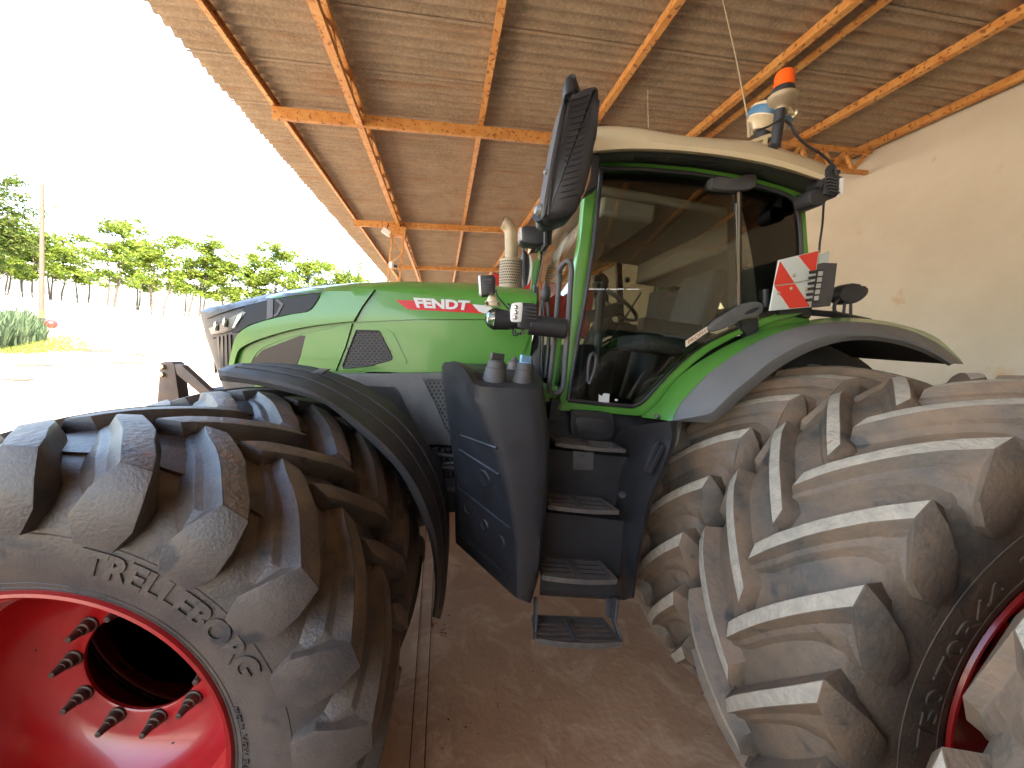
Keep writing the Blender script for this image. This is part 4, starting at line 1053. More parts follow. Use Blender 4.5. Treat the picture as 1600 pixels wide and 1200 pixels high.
obj('mirror_arm', bm, BLACK, mir)
bm = BM()
for (cx, cy, r) in ((841, 329, .022), (855, 271, .012)): 
    c = P(cx, cy, vm+.05); lathe_dir(bm, c+Vector((.03, 0, 0)), (-1, -.25, 0), [(0, r*1.1), (.03, r*1.15), (.035, r), (.045, r*.8), (.05, .001)], 20)
obj('round_marker_lamp', bm, MATS['dusty_lens_a'], mir)
bm = BM(); tube(bm, [P(842, 335, vm+.06), P(850, 345, vm+.1), P(862, 344, vm+.1)], .03, 10); obj('lamp_socket', bm, BLACK, mir)
bm = BM(); tube(bm, [P(856, 346, 1.9), P(856, 380, 2.0)], .02, 8); obj('lamp_post', bm, BLACK, mir)
# black front lamp on the far roof corner, far mirror
bm = BM(); panel(bm, [(816, 354), (822, 352), (838, 353), (852, 356), (852, 380), (838, 382), (820, 380), (814, 376)], 2.45, .12, bev=.012); panel(bm, [(851, 350), (858, 350), (858, 385), (851, 385)], 2.40, .12, bev=.006)
fl_ = mpart('front_work_lamp', bm, BLACK)
bm = BM(); panel(bm, [(812, 356), (815, 355), (816, 375), (812, 374)], 2.45, .10); obj('lens', bm, LENS, fl_)
bm = BM(); panel(bm, smp([(817, 394), (823, 393), (827, 400), (828, 415), (824, 445), (818, 442), (815, 430)], 3), 4.35, .22, bev=.02); fm = mpart('far_mirror', bm, BLACK)
bm = BM(); tube(bm, [P(a, b, 4.3) for a, b in spline([(818, 395), (818, 384), (826, 381), (838, 378)], 4)], .012, 8); obj('mirror_arm', bm, BLACK, fm)
bm = BM(); panel(bm, smp([(827, 397), (831, 408), (830, 432), (824, 446), (826, 432), (828, 414)], 3), 4.34, .02); obj('mirror_glass', bm, LENS, fm)
# ---- beacon, antenna, receiver on the roof --------------------------------------------------------
vb = 2.30
bm = BM(); a = P(1211, 232, vb); b = P(1219, 172, vb); tube(bm, [a, b], .030, 14); bc = mpart('beacon_stalk', bm, BLACK); bm = BM(); panel(bm, [(1190, 258), (1200, 238), (1208, 222), (1218, 226), (1212, 245), (1206, 262), (1196, 262)], 2.02, .05, bev=.006); obj('stalk_clamp', bm, BLACK, bc)
bm = BM(); panel(bm, [(1166, 222), (1196, 210), (1205, 208), (1206, 213), (1200, 215), (1199, 240), (1195, 240), (1194, 218), (1172, 224)], 2.20, .05, bev=.003); obj('stalk_bracket', bm, CREAM, bc)
c0 = P(1220, 180, vb); c1 = P(1228, 100, vb); ax = (c1-c0); Ln = ax.length
def sc_(pr): return [(w_*.84, r_*.86) for w_, r_ in pr]
bm = BM(); lathe_dir(bm, c0, ax, sc_([(0, .026), (.02, .030), (.05, .036), (.075, .060), (.095, .085), (.115, .093), (.125, .094), (.132, .086)]), 30); obj('beacon_base', bm, EXH, bc)
bm = BM(); lathe_dir(bm, c0+ax.normalized()*.109, ax, sc_([(0, .076), (.02, .074), (.048, .070), (.052, .067)]), 30); obj('beacon_collar', bm, BLACK, bc)
bm = BM(); lathe_dir(bm, c0+ax.normalized()*.151, ax, sc_([(0, .066), (.04, .064), (.08, .062), (.102, .058), (.114, .048), (.118, .001)]), 30); obj('beacon_lens', bm, ORANGE, bc)
bm = BM(); lathe_dir(bm, P(1228, 176, vb-.02), (1, 0, .1), [(0, .014), (.05, .013), (.055, .022), (.065, .020)], 10); obj('wing_screw', bm, CLAMP, bc)
bm = BM(); tube(bm, [P(a, b, vb) for a, b in spline([(1223, 186), (1235, 195), (1245, 212), (1262, 228), (1285, 242), (1305, 262)], 5)], .008, 6); tube(bm, [P(a, b, vb-.03) for a, b in spline([(1180, 205), (1200, 198), (1220, 186)], 4)], .007, 6); obj('beacon_cable', bm, BLACK, bc)
vr = 2.55; c0 = P(1194, 200, vr); n_ = Vector((.25, -.22, 1)).normalized()
bm = BM(); lathe_dir(bm, c0-n_*.03, n_, [(0, .06), (.03, .085), (.05, .125), (.095, .140), (.125, .138), (.14, .12), (.146, .001)], 36); rc = mpart('receiver_dome', bm, CREAM)
bm = BM(); lathe_dir(bm, c0-n_*.03, n_, [(.058, .1295), (.093, .1425), (.105, .1425), (.106, .139)], 36); obj('blue_band', bm, BLUED, rc)
bm = BM(); tube(bm, [P(1190, 222, vr), c0], .05, 14); obj('receiver_foot', bm, BLACK, rc)
bm = BM(); pts = [P(1171, 215, 2.6), P(1168, 183, 2.6), P(1150, 90, 2.6), P(1128, -6, 2.6)]; tube(bm, pts, [.012, .006, .0035, .003], 6); lathe_dir(bm, P(1174, 214, 2.6), (0, 0, 1), [(0, .02), (.05, .018), (.06, .01)], 12); mpart('antenna', bm, EXH)
bm = BM(); tube(bm, [P(1013, 201, 3.0), P(1012, 140, 3.0)], .002, 4); mpart('thin_antenna', bm, EXH)
# ---- rear corner lamps -----------------------------------------------------------------------------
bm = BM(); panel(bm, [(1290, 272), (1296, 266), (1320, 276), (1318, 302), (1308, 307), (1288, 303)], 1.95, .12, bev=.012); panel(bm, smp([(1266, 300), (1274, 294), (1290, 296), (1296, 304), (1290, 318), (1276, 321), (1267, 317)], 3), 1.96, .10, bev=.012)
tube(bm, [P(1298, 262, 1.98), P(1276, 296, 1.97)], .02, 8); tube(bm, [P(1310, 268, 1.98), P(1288, 296, 1.97)], .012, 8); tube(bm, [P(1303, 258, 1.97), P(1312, 300, 1.95)], .008, 6)
rl2 = mpart('rear_work_lamp', bm, BLACK)
bm = BM()
for k in range(5): p, q = P(1292+k*1.0, 278+k*5, 1.94), P(1306+k, 282+k*5, 1.94); beam(bm, p, q, .02, .006)
obj('cooling_fins', bm, BLACKF, rl2)
bm = BM(); panel(bm, [(1314, 278), (1319, 277), (1317, 303), (1311, 306)], 1.945, .02, off=.003); obj('lens', bm, LENS, rl2)
bm = BM(); panel(bm, smp([(1227, 316), (1236, 310), (1243, 314), (1243, 328), (1236, 334), (1229, 328)], 3), 2.22, .04, bev=.005); obj('inner_lamp', bm, BLACK, rl2)
bm = BM(); tube(bm, [P(a, b, 2.2) for a, b in spline([(1287, 318), (1285, 350), (1281, 380), (1280, 395)], 5)], .006, 6); mpart('lamp_cable', bm, DARK)
# ---- warning board and marker lamp -------------------------------------------------------------------
def vs_(px, py): return 1.98+(px-1204)*.0009
WB = [(1218, 406), (1280.5, 391), (1267.5, 480), (1203.5, 485.5)]
bm = BM(); panel(bm, WB, vs_, .012, bev=.002); wb = mpart('warning_board', bm, WHITE)
bm = BM()
for q in ([(1219, 408), (1241.5, 442), (1211, 445.5), (1210.2, 444)], [(1248, 399.6), (1279, 392.2), (1274, 427), (1268, 424)], [(1210.5, 447), (1242, 443.5), (1266, 479), (1234, 481.8)]):
    panel(bm, q, vs_, .004, off=.0035)
obj('red_stripe', bm, REDS, wb, smooth=False)
bm = BM(); tube(bm, [P(a, b, vs_(a, b)-.003) for a, b in ((1210, 445.8), (1240, 442), (1266, 437.5))], .0018, 5)
for q in ((1240, 430), (1236, 451), (1216, 458), (1259, 452)): lathe_dir(bm, P(q[0], q[1], vs_(*q)-.003), (0, -1, 0), [(0, .010), (.004, .010), (.007, .005)], 8)
obj('rivet', bm, CLAMP, wb)
bm = BM(); panel(bm, [(1280, 398), (1297, 392), (1294, 412), (1279, 414)], 2.30, .01); obj('back_board', bm, WHITE, wb, smooth=False)
bm = BM(); panel(bm, [(1276, 413), (1288, 410), (1309, 411), (1304, 452), (1298, 478), (1268, 480), (1270, 450)], 2.05, .10, bev=.006); ml_ = mpart('marker_lamp', bm, BLACKF)
bm = BM(); panel(bm, [(1278, 421), (1288, 420), (1280, 472), (1271, 473)], 2.045, .01, bev=.002)
for k in range(6):
    y = 423+k*8.8; x = 1277-k*1.4; p = P(x, y, 2.03); panel(bm, [(x-9, y), (x-1, y-1.5), (x, y+3.5), (x-8, y+4)], 2.015, .04, bev=.002)
obj('lamp_guard', bm, BLACK, ml_)
bm = BM()
for k in range(5):
    y = 424+k*9.6; x = 1283.5-k*1.6; panel(bm, [(x-3.6, y), (x+3, y-.5), (x+2, y+6.5), (x-4.5, y+7)], 2.035, .006, bev=.001)
obj('lens', bm, mat('dusty_lens', (.42, .40, .36), .3), ml_)
bm = BM(); tube(bm, [P(1265, 488, 2.2), P(1310, 492, 2.2), P(1358, 502, 2.2)], .020, 8); beam(bm, P(1215, 488, 2.14), P(1262, 484, 2.14), .03, .03); tube(bm, [P(1196, 452, 2.12), P(1196, 480, 2.12)], .016, 10)
tube(bm, [P(1345, 502, 2.15), P(1330, 499, 2.15)], .014, 8)
br = mpart('lamp_rail', bm, BLACK)
bm = BM(); panel(bm, smp([(1314, 465), (1318, 450), (1334, 442), (1348, 446), (1358, 450), (1356, 461), (1342, 472), (1326, 474)], 3), 2.12, .08, bev=.012)
tube(bm, [P(a, b, 2.14) for a, b in spline([(1320, 462), (1306, 472), (1304, 486), (1312, 490)], 5)], .010, 8); tube(bm, [P(1329, 473, 2.14), P(1329, 492, 2.14)], .008, 8); tube(bm, [P(1320, 470, 2.14), P(1318, 490, 2.14)], .008, 8)
obj('flood_lamp', bm, BLACK, br)
# green/dark filler behind the board (cab lower rear corner)
bm = BM(); panel(bm, [(1180, 490), (1264, 478), (1266, 500), (1262, 512), (1180, 520), (1160, 520)], vc+.04, .08, bev=.01); mpart('cab_corner', bm, GREEN)
# ---- rear fender ------------------------------------------------------------------------------------
GA = [(1003, 652), (1027, 633), (1053, 599), (1080, 575), (1109, 556), (1141, 538), (1190, 517), (1240, 505), (1290, 497), (1340, 497), (1400, 505), (1460, 525), (1500, 560)]
GB = [(1050, 658), (1060, 634), (1080, 611), (1109, 582), (1147, 555), (1173, 539), (1210, 522), (1255, 509), (1300, 503), (1355, 504), (1415, 514), (1468, 538), (1506, 569)]
GC = [(1104, 648), (1112, 645), (1126, 632), (1150, 609), (1176, 588), (1201, 567), (1243, 542), (1285, 526), (1325, 520), (1370, 521), (1420, 531), (1462, 549), (1490, 568)]
GD = [(1108, 661), (1120, 657), (1136, 645), (1157, 624), (1183, 602), (1210, 580), (1250, 556), (1290, 540), (1330, 532), (1375, 533), (1420, 543), (1455, 557), (1482, 572)]
bm = BM(); gg = loft_px([(2.14, [(p[0]-2, p[1]) for p in GA]), (2.125, GA), (2.03, mid(GA, GB, .45)), (1.965, mid(GA, GB, .9)), (1.95, GB)], 40); gridm(bm, gg)
rf = later(mpart('rear_fender', bm, GREEN, ang=50))
bm = BM(); g2 = loft_px([(1.95, GB), (1.935, mid(GB, GC, .04)), (1.86, mid(GB, GC, .5)), (1.80, mid(GB, GC, .95)), (1.795, GC), (1.80, mid(GC, GD, .4)), (1.83, GD), (1.90, [(p[0]-2, p[1]-3) for p in GD])], 40)
gridm(bm, g2)
for sgn in (1,):
    face(bm, [Vector((r[0].x, r[0].y*sgn, r[0].z)) for r in g2[1:7]])
obj('fender_lip', bm, FGREY, rf, ang=30)
bm = BM(); inner = [[Vector(p) for p in g2[-1]], [Vector((p.x, L(0, 2.45, 0).y, p.z+.02)) for p in g2[-1]]]
gridm(bm, inner)
# inner arch wall
N2 = 30; rr_ = []
for i in range(N2+1):
    a = -78+i*(80+78)/N2; rr_.append([L(RH[0]+PHI(a, r)[0], 2.47, RH[1]+PHI(a, r)[1]) for r in (.5, 1.32)])
gridm(bm, rr_)
obj('wheel_arch_liner', bm, DARK, rf)
bm = BM()
for q in ((1027, 651), (1047, 653)): lathe_dir(bm, P(q[0], q[1], 2.0), (-.2, -1, 0), [(-.03, .012), (.004, .012), (.008, .006)], 8)
obj('bolt', bm, GREYMET, rf)
# dark body between cab floor and wheel
bm = BM(); panel(bm, [(868, 640), (1010, 651), (1052, 660), (1040, 720), (1000, 740), (870, 700)], 2.3, .5); box(bm, L(1.3, YC, 1.55), (1.3, 1.3, .25)); mpart('cab_base', bm, DARK)
# ---- red machine parked behind ------------------------------------------------------------------------
rm = empty('red_machine', W(820, 440, 9.0)*1.0); rm.location.z = 0
tag(rm, 'red farm machine parked behind the green tractor, only its top showing', 'farm machine')
zt0 = W(800, 436, 8.6).z
bm = BM(); box(bm, (.3, 0, zt0-.55), (2.3, 1.6, 1.1)); box(bm, (-.75, 0, zt0-1.3), (.9, 1.5, 1.0)); obj('body', bm, REDM, rm, bevel=.06, segs=3)
bm = BM(); box(bm, (.3, 0, zt0-.02), (1.2, 1.0, .08)); tube(bm, [(-.6, -.3, zt0-.05), (.5, -.3, zt0+.02)], .05); obj('lid', bm, REDM, rm, bevel=.02)
bm = BM(); box(bm, (.2, 0, zt0-1.9), (3.0, 1.0, .4)); obj('chassis', bm, DARK, rm, bevel=.03)
for x, y in ((-.9, -.9), (1.3, -.9), (-.9, .9), (1.3, .9)):
    w = empty('wheel', (x, y, .836), 0, rm); w.scale = (1, 1 if y < 0 else -1, 1); mk('tyre', tyre_front, w); mk('rim', rim_f, w)

for o in TW: twin(o)
# ================================================================== SHED (world frame)
RS = .13; ZR = H+3.85                     # roof slope and height above x = 0
XE, XW = -3.69, 7.84; YS, YN = -22.0, 33.0
shed = empty('shed', (2.0, 12.0, 0)); SO = Vector((2.0, 12.0, 0))
tag(shed, 'open sided shed with rusty steel frame, corrugated roof and cream plaster wall', 'shed')
def sh(p): return Vector(p)-SO
def zr(x): return ZR+RS*x
bm = BM(); n = int((YN-YS)/.0222); pit = .177
xs = [XE, XE+2.2, XE+4.2, XE+6.2, XE+8.2, XE+10.2, XW+.9]; prev = None
for i in range(n+1):
    y = YS+i*.0222; dz = .024*math.cos(2*PI*y/pit)
    cur = []
    for j, x in enumerate(xs):
        e = (.012*math.sin(y*5.3)+.02*noise.noise(Vector((y*1.7, 3, 0)))) if j == 0 else 0
        cur.append(bm.verts.new(sh((x+e, y, zr(x)+.03+dz))))
    if prev:
        for j in range(len(xs)-1): bm.faces.new((prev[j], prev[j+1], cur[j+1], cur[j]))
    prev = cur
# overlapping sheet edges: a second lip of sheet hanging slightly lower every 1.06 m
k = 0; y = YS+.5
while y < YN:
    for a, b2 in zip(xs, xs[1:]):
        v = [bm.verts.new(sh(p)) for p in ((a, y, zr(a)-.006), (b2, y, zr(b2)-.006), (b2, y+.055, zr(b2)-.001), (a, y+.055, zr(a)-.001))]
        bm.faces.new(v)
    y += 1.062
obj('roof', bm, SHEET, shed, ang=80)
def purlin(x, hang=.0, w=.07, h=.13, pipe=False, off=0):
    bm = BM(); z = zr(x)-.005-h/2-hang
    if pipe: beam(bm, sh((x, YS, z)), sh((x, YN, z)), w, h)
    else:
        beam(bm, sh((x, YS, z)), sh((x, YN, z)), .006, h)
        beam(bm, sh((x+w/2+.003, YS, z-h/2+.003)), sh((x+w/2+.003, YN, z-h/2+.003)), w, .006)
        beam(bm, sh((x+w/2+.003, YS, z+h/2-.003)), sh((x+w/2+.003, YN, z+h/2-.003)), w, .006)
        beam(bm, sh((x+w+.003, YS, z-h/2+.015)), sh((x+w+.003, YN, z-h/2+.015)), .004, .02)
    return obj('purlin', bm, RUST, shed, smooth=False)
purlin(-3.01, 0, .06, .12)
for x in (.20, 2.10, 4.00, 6.05, 7.62): purlin(x, 0, .08, .12)
purlin(4.40, .02, .07, .06, True)
purlin(6.20, .0, .05, .06, True); purlin(7.72, .02, .05, .06, True)
# lattice girder along the eaves bay
bm = BM(); gx = -1.70; zt = zr(gx)-.05; zb = H+3.36
for dx in (-.035, .035):
    pass
beam(bm, sh((gx, YS, zb)), sh((gx, YN, zb)), .11, .07); beam(bm, sh((gx, YS, zt)), sh((gx, YN, zt)), .10, .06)
y = YS; s = 0
while y < YN-.5:
    a = (gx, y, zb+.03 if s % 2 == 0 else zt-.03); b2 = (gx, y+.42, zt-.03 if s % 2 == 0 else zb+.03)
    beam(bm, sh(a), sh(b2), .045, .045); y += .42; s += 1
obj('girder', bm, RUST, shed, smooth=False)
for Y in (7.0, 12.7, 19.6, 26.2, -1.2, -8.0, -14.5):
    bm = BM(); x0, x1 = -3.0, 7.80; zz = -.13-.09
    z0, z1 = zr(x0)+zz, zr(x1)+zz
    beam(bm, sh((x0, Y, z0)), sh((x1, Y, z1)), .006, .17)
    for q in (-.085, .085): beam(bm, sh((x0, Y+.035, z0+q)), sh((x1, Y+.035, z1+q)), .075, .006)
    obj('rafter', bm, RUST, shed, smooth=False)
# lattice truss under the roof at the wall end, seen over the cab roof
bm = BM(); Y = 6.6; xa, xb = 5.2, 7.78
beam(bm, sh((xa, Y, zr(xa)-.15)), sh((xb, Y, zr(xb)-.15)), .07, .07); beam(bm, sh((xa, Y, zr(xa)-.54)), sh((xb, Y, zr(xb)-.54)), .07, .07)
x = xa; k_ = 0
while x < xb-.25:
    a, b2 = (-.17, -.52) if k_ % 2 == 0 else (-.52, -.17)
    beam(bm, sh((x, Y, zr(x)+a)), sh((x+.25, Y, zr(x+.25)+b2)), .05, .06, up=Vector((0, 1, 0))); x += .25; k_ += 1
obj('truss', bm, RUST, shed, smooth=False)
# lattice posts under the girder
for Y in (12.7, 26.2):
    bm = BM(); pxx = gx; hw = .17
    for dx in (-hw, hw): beam(bm, sh((pxx+dx, Y, 0)), sh((pxx+dx, Y, zb-.03)), .06, .08, up=Vector((0, 1, 0)))
    z = 0; s = 1
    while z < zb-.5:
        beam(bm, sh((pxx-hw*s, Y, z)), sh((pxx+hw*s, Y, z+.42)), .035, .04, up=Vector((0, 1, 0))); z += .42; s = -s
    box(bm, sh((pxx-.01, Y-.01, zb-.16)), (.46, .20, .30))
    obj('post', bm, RUST, shed, smooth=False)
# wall
bm = BM(); th = .2
def wz(y): return zr(XW)-.03
N_ = 60
front = []; top = []
for i in range(N_+1):
    y = YS+(YN-YS)*i/N_
    front.append([bm.verts.new(sh((XW+.012*noise.noise(Vector((y*.6, z*.6, 0))), y, z))) for z in [0+wz(0)*j/10 for j in range(11)]])
for i in range(N_):
    for j in range(10): bm.faces.new((front[i][j], front[i+1][j], front[i+1][j+1], front[i][j+1]))
box(bm, sh((XW+.12, (YS+YN)/2, wz(0)/2)), (.18, YN-YS, wz(0)-.004))
obj('wall', bm, PLASTER, shed)
bm = BM()  # unseen wall added to keep the bright yard out of the glass reflections
q = [(XE+.4, YS+.1, -.1), (XW, YS+.1, -.1), (XW, YS+.1, zr(XW)-.05), (XE+.4, YS+.1, zr(XE+.4)-.05)]
face(bm, [sh(v) for v in q]); ex = bmesh.ops.extrude_face_region(bm, geom=bm.faces[:])
for v in ex['geom']:
    if isinstance(v, bmesh.types.BMVert): v.co.y -= .18
obj('glare_block_wall', bm, PLASTER, shed)
bm = BM()
for i in range(N_+1):
    pass
# junction box and lamps on the post
bm = BM(); lamp = empty('floodlight', W(604, 360, 12.6)); tag(lamp, 'small white floodlight on the rafter end beside the lattice post', 'floodlight')
box(bm, (0, 0, -.05), (.26, .10, .17), Matrix.Rotation(rad(25), 3, 'Y')); obj('housing', bm, LENS, lamp, bevel=.01)
bm = BM(); tube(bm, [(0, 0, .03), (.05, 0, .22)], .012); obj('bracket', bm, DARK, lamp)
bm = BM(); l2 = empty('bulkhead_lamp', W(612, 414, 12.5)); tag(l2, 'round white lamp fixed low on the side of the lattice post', 'lamp')
sph(bm, (0, 0, 0), .10, sc=(.8, .8, 1.2)); obj('globe', bm, LENS, l2)
bm = BM(); box(bm, (.10, 0, -.02), (.14, .06, .08)); obj('mount', bm, DARK, l2)
# ================================================================== GROUND
def plane(name, x0, x1, y0, y1, z, m, nx=1, ny=1, amp=0):
    bm = BM(); vs = [[bm.verts.new((x0+(x1-x0)*i/nx, y0+(y1-y0)*j/ny, z+(amp*noise.noise(Vector((i*.7, j*.7, 0))) if amp else 0))) for j in range(ny+1)] for i in range(nx+1)]
    for i in range(nx):
        for j in range(ny): bm.faces.new((vs[i][j], vs[i+1][j], vs[i+1][j+1], vs[i][j+1]))
    return struct(obj(name, bm, m))
plane('ground', -600, 600, -600, 600, -.02, DIRTM)
plane('floor', -3.2, XW, YS, YN, 0, FLOORM)
# crumbs of dried mud
bm = BM()
for (cx, cy, n_, sp) in ((690, 975, 16, .12), (718, 1165, 6, .12), (690, 990, 10, .08), (860, 1130, 7, .5), (1070, 1110, 4, .2)):
    g = G(cx, cy)
    for i in range(n_):
        r = random.uniform(.002, .007); p = g+Vector((random.gauss(0, sp*.5), random.gauss(0, sp*.5), r*.4))
        sph(bm, p, r, 5, 3, sc=(1, random.uniform(.6, 1.2), .6))
o = obj('mud_crumbs', bm, mat('dried_mud', (.09, .045, .025), .9)); tag(o, 'small crumbs of dried mud scattered on the concrete', 'mud', kind='stuff')
# saw-cut joints in the slab
bm = BM()
for a, b2 in (((664, 1180), (676, 925)), ((640, 1195), (655, 980))):
    p, q = G(*a), G(*b2); d = (q-p).normalized(); s = Vector((-d.y, d.x, 0))*.003
    p = p-d*1.5; q = q+d*6
    face(bm, [v+Vector((0, 0, .004)) for v in (p+s, q+s, q-s, p-s)])
o = obj('floor_joint', bm, mat('joint_dirt', (.08, .045, .03), .9), smooth=False); struct(o)
# ================================================================== OUTSIDE
def pile():
    bot = [G(-140, 503), G(0, 505), G(75, 507), G(140, 511), G(200, 515), G(260, 520), G(330, 527)]; bot.append(bot[-1]+Vector((5, 2.2, 0)))
    d = (bot[-1]-bot[-3]).normalized(); 
    for k in range(1, 4): bot.append(bot[7]+Vector((10, 4, 0))*k)
    bot = [Vector(p) for p in resample(spline([tuple(b) for b in bot], 6), 90)]
    bm = BM(); rows = []
    for i, b_ in enumerate(bot):
        t = (bot[min(i+1, 89)]-bot[max(i-1, 0)]).normalized(); nrm = Vector((-t.y, t.x, 0))
        if nrm.dot(b_) < 0: nrm = -nrm
        row = []
        for j, (a, z) in enumerate(((0, -.05), (.15, .35), (.5, .8), (1.1, 1.2), (2.0, 1.42), (3.4, 1.52), (6, 1.5), (8.5, 1.1), (9.5, -.05))):
            s = b_+nrm*a
            q = .12*noise.noise(Vector((s.x*.5, s.y*.5, z*1.2)))+.06*noise.noise(Vector((s.x*1.7, s.y*1.7, z*3)))
            row.append(s+Vector((0, 0, z+q*(1 if 0 < j < 8 else 0)))+nrm*(-q*.8))
        rows.append(row)
    gridm(bm, rows); o = obj('covered_pile', bm, TARP, ang=60)
    c = o.matrix_world.translation
    tag(o, 'long low heap under a wrinkled white plastic sheet beyond the yard', 'covered heap')
    # dirt strip along the foot
    bm = BM(); rows = []
    for i, b_ in enumerate(bot):
        t = (bot[min(i+1, 89)]-bot[max(i-1, 0)]).normalized(); nrm = Vector((-t.y, t.x, 0)); nrm = nrm if nrm.dot(b_) > 0 else -nrm
        q = .25*noise.noise(Vector((i*.4, 0, 0)))
        rows.append([b_-nrm*(.8+q)+Vector((0, 0, -.012)), b_-nrm*.3+Vector((0, 0, .03+.05*q)), b_+nrm*.12+Vector((0, 0, .10))])
    gridm(bm, rows); o = obj('dirt_bank', bm, ground_mat('foot_dirt', (.15, .10, .05), (.09, .06, .03), (.20, .14, .08), 1.5)); struct(o)
    return bot
BOT = pile()
def leaves(bm, c, r, n, size, mi=1, flat=.8):
    for i in range(n):
        while True:
            d = Vector((random.uniform(-1, 1), random.uniform(-1, 1), random.uniform(-1, 1)))
            if d.length < 1: break
        p = Vector(c)+Vector((d.x*r, d.y*r, d.z*r*flat)); s = size*random.uniform(.6, 1.3)
        a = Vector((random.gauss(0, 1), random.gauss(0, 1), random.gauss(0, .6))).normalized(); b_ = a.cross(Vector((random.gauss(0, 1), random.gauss(0, 1), random.gauss(0, 1)))).normalized()
        face(bm, [p-a*s, p-b_*s*.42, p+a*s, p+b_*s*.42], 0)
def make_tree(seed, h, spread, dense=1.0, leaf=None, stems=3, lsize=.13):
    random.seed(seed); tb = BM(); cb = BM(); tips = []
    for s in range(stems):
        a = random.uniform(0, 2*PI); lean = random.uniform(.06, .28)*h*.5
        base = Vector((math.cos(a)*.25, math.sin(a)*.25, 0)); top = Vector((math.cos(a)*lean, math.sin(a)*lean, h*random.uniform(.72, .95)))
        pts = []
        for i in range(7):
            t = i/6; pts.append(base.lerp(top, t)+Vector((random.gauss(0, .10), random.gauss(0, .10), 0))*t*h*.12)
        pts = [Vector(p) for p in spline(pts, 3)]; m = len(pts)
        tube(tb, pts, [.062*(1-.85*i/m)*h/7 for i in range(m)], 7)
        for k in range(9):
            i = int(m*random.uniform(.42, .98)); p = pts[min(i, m-1)]
            a2 = random.uniform(0, 2*PI); ln = spread*random.uniform(.35, 1)*(1.1-.5*i/m)
            q = p+Vector((math.cos(a2)*ln, math.sin(a2)*ln, ln*random.uniform(.15, .7)))
            mid = p.lerp(q, .5)+Vector((0, 0, .12*ln))
            tube(tb, [p, mid, q], [.035*h/7, .022*h/7, .008], 5)
            tips += [q, mid.lerp(q, .5)]
            for kk in range(2):
                q2 = q+Vector((random.gauss(0, .4), random.gauss(0, .4), random.gauss(.1, .3)))*spread*.45; tube(tb, [q, q2], [.014, .006], 4); tips.append(q2)
        tips.append(pts[-1])
    for t in tips:
        n = int(dense*random.uniform(18, 46)); leaves(cb, t, random.uniform(.28, .62)*h/7, n, lsize, flat=.6)
    bmesh.ops.recalc_face_normals(tb, faces=tb.faces)
    mt = bpy.data.meshes.new('trunk'); tb.to_mesh(mt); tb.free(); mt.materials.append(BARK)
    mc = bpy.data.meshes.new('crown'); cb.to_mesh(mc); cb.free(); mc.materials.append(leaf or LEAF)
    return mt, mc
variants = [make_tree(3, 7, 1.6), make_tree(5, 7, 1.9, 1.0), make_tree(8, 7, 1.5, .8, stems=2), make_tree(13, 7, 1.8, 1.1)]
big = make_tree(21, 9, 3.2, 1.8, LEAF2, 5, .14)
def put_tree(px, Y, htop, var, rz, label, sc=None, group='trees behind the white covered heap'):
    p = W(px, 470, Y); p.z = -.02; mt, mc = var
    t = empty('tree', p, rz); s = htop/7 if sc is None else sc; t.scale = (s*random.uniform(.9, 1.15), s, s)
    mk('trunk', mt, t); mk('crown', mc, t); tag(t, label, 'tree', group); return t
random.seed(4)
def top_h(px, py, Y): return W(px, py, Y).z
TREES = [(88, 345, 40, 0, 'slender tree just right of the utility pole, its crown touching the pole'),
         (128, 352, 43, 2, 'thin feathery tree second to the right of the utility pole'),
         (168, 348, 39, 1, 'tree with a drooping low branch, third to the right of the utility pole'),
         (212, 368, 44, 3, 'shorter rounded tree in the middle of the gap between pole and tallest tree'),
         (246, 350, 37, 0, 'tallest leafy tree in the middle of the row behind the white heap'),
         (284, 366, 40, 2, 'light open tree just right of the tallest one in the row'),
         (318, 382, 41, 1, 'small wispy tree above the nose of the tractor hood'),
         (356, 392, 42, 3, 'bushy tree left of the hood headlamp, behind the heap'),
         (398, 388, 44, 0, 'rounded tree rising behind the dark front of the hood'),
         (440, 392, 43, 1, 'full crowned tree rising over the front half of the hood'),
         (484, 390, 45, 3, 'dense round tree above the join of grey and green hood'),
         (526, 398, 46, 0, 'pale green tree second from the shed eave'),
         (566, 400, 47, 2, 'last tree of the row, crown meeting the shed eave')]
for i, (px, py, Y, vi, lab) in enumerate(TREES):
    put_tree(px, Y, top_h(px, py, Y)*1.02, variants[vi], i*1.3, lab)
t = put_tree(-48, 31, 0, big, .4, 'big dark tree at the left edge leaning towards the utility pole', sc=top_h(0, 252, 31)/10.0, group=None)
t2 = put_tree(2, 40, 0, big, 2.4, 'dark tree at the left edge behind the big one, level with the pole', sc=top_h(20, 335, 40)/10.2, group=None)
t3 = put_tree(48, 38, 0, variants[3], 2.0, 'tree half hidden behind the utility pole', sc=top_h(45, 345, 38)/7)
# utility pole
pb = G(65, 508); Yp = pb.y; pt = W(66, 287, Yp)
pole = empty('utility_pole', pb); tag(pole, 'wooden utility pole with yellow and black bands at its foot', 'utility pole')
bm = BM(); tube(bm, [(0, 0, -.1), (pt.x-pb.x, 0, pt.z)], [.13, .085], 14); obj('shaft', bm, WOODP, pole)
bm = BM(); tube(bm, [(0, 0, .48), (0, 0, .92)], .138, 18, cap=True); obj('yellow_band', bm, YEL, pole)
bm = BM(); tube(bm, [(0, 0, .02), (0, 0, .475)], .140, 18); obj('black_band', bm, BLKP, pole)
bm = BM(); beam(bm, (-.5, 0, pt.z*.86), (.55, .1, pt.z*.86), .05, .07); lathe_dir(bm, (.5, .1, pt.z*.86), (.4, -.5, -.3), [(0, .03), (.1, .14), (.13, .14), (.14, .02)], 12); obj('lamp_arm', bm, GREYMET, pole)
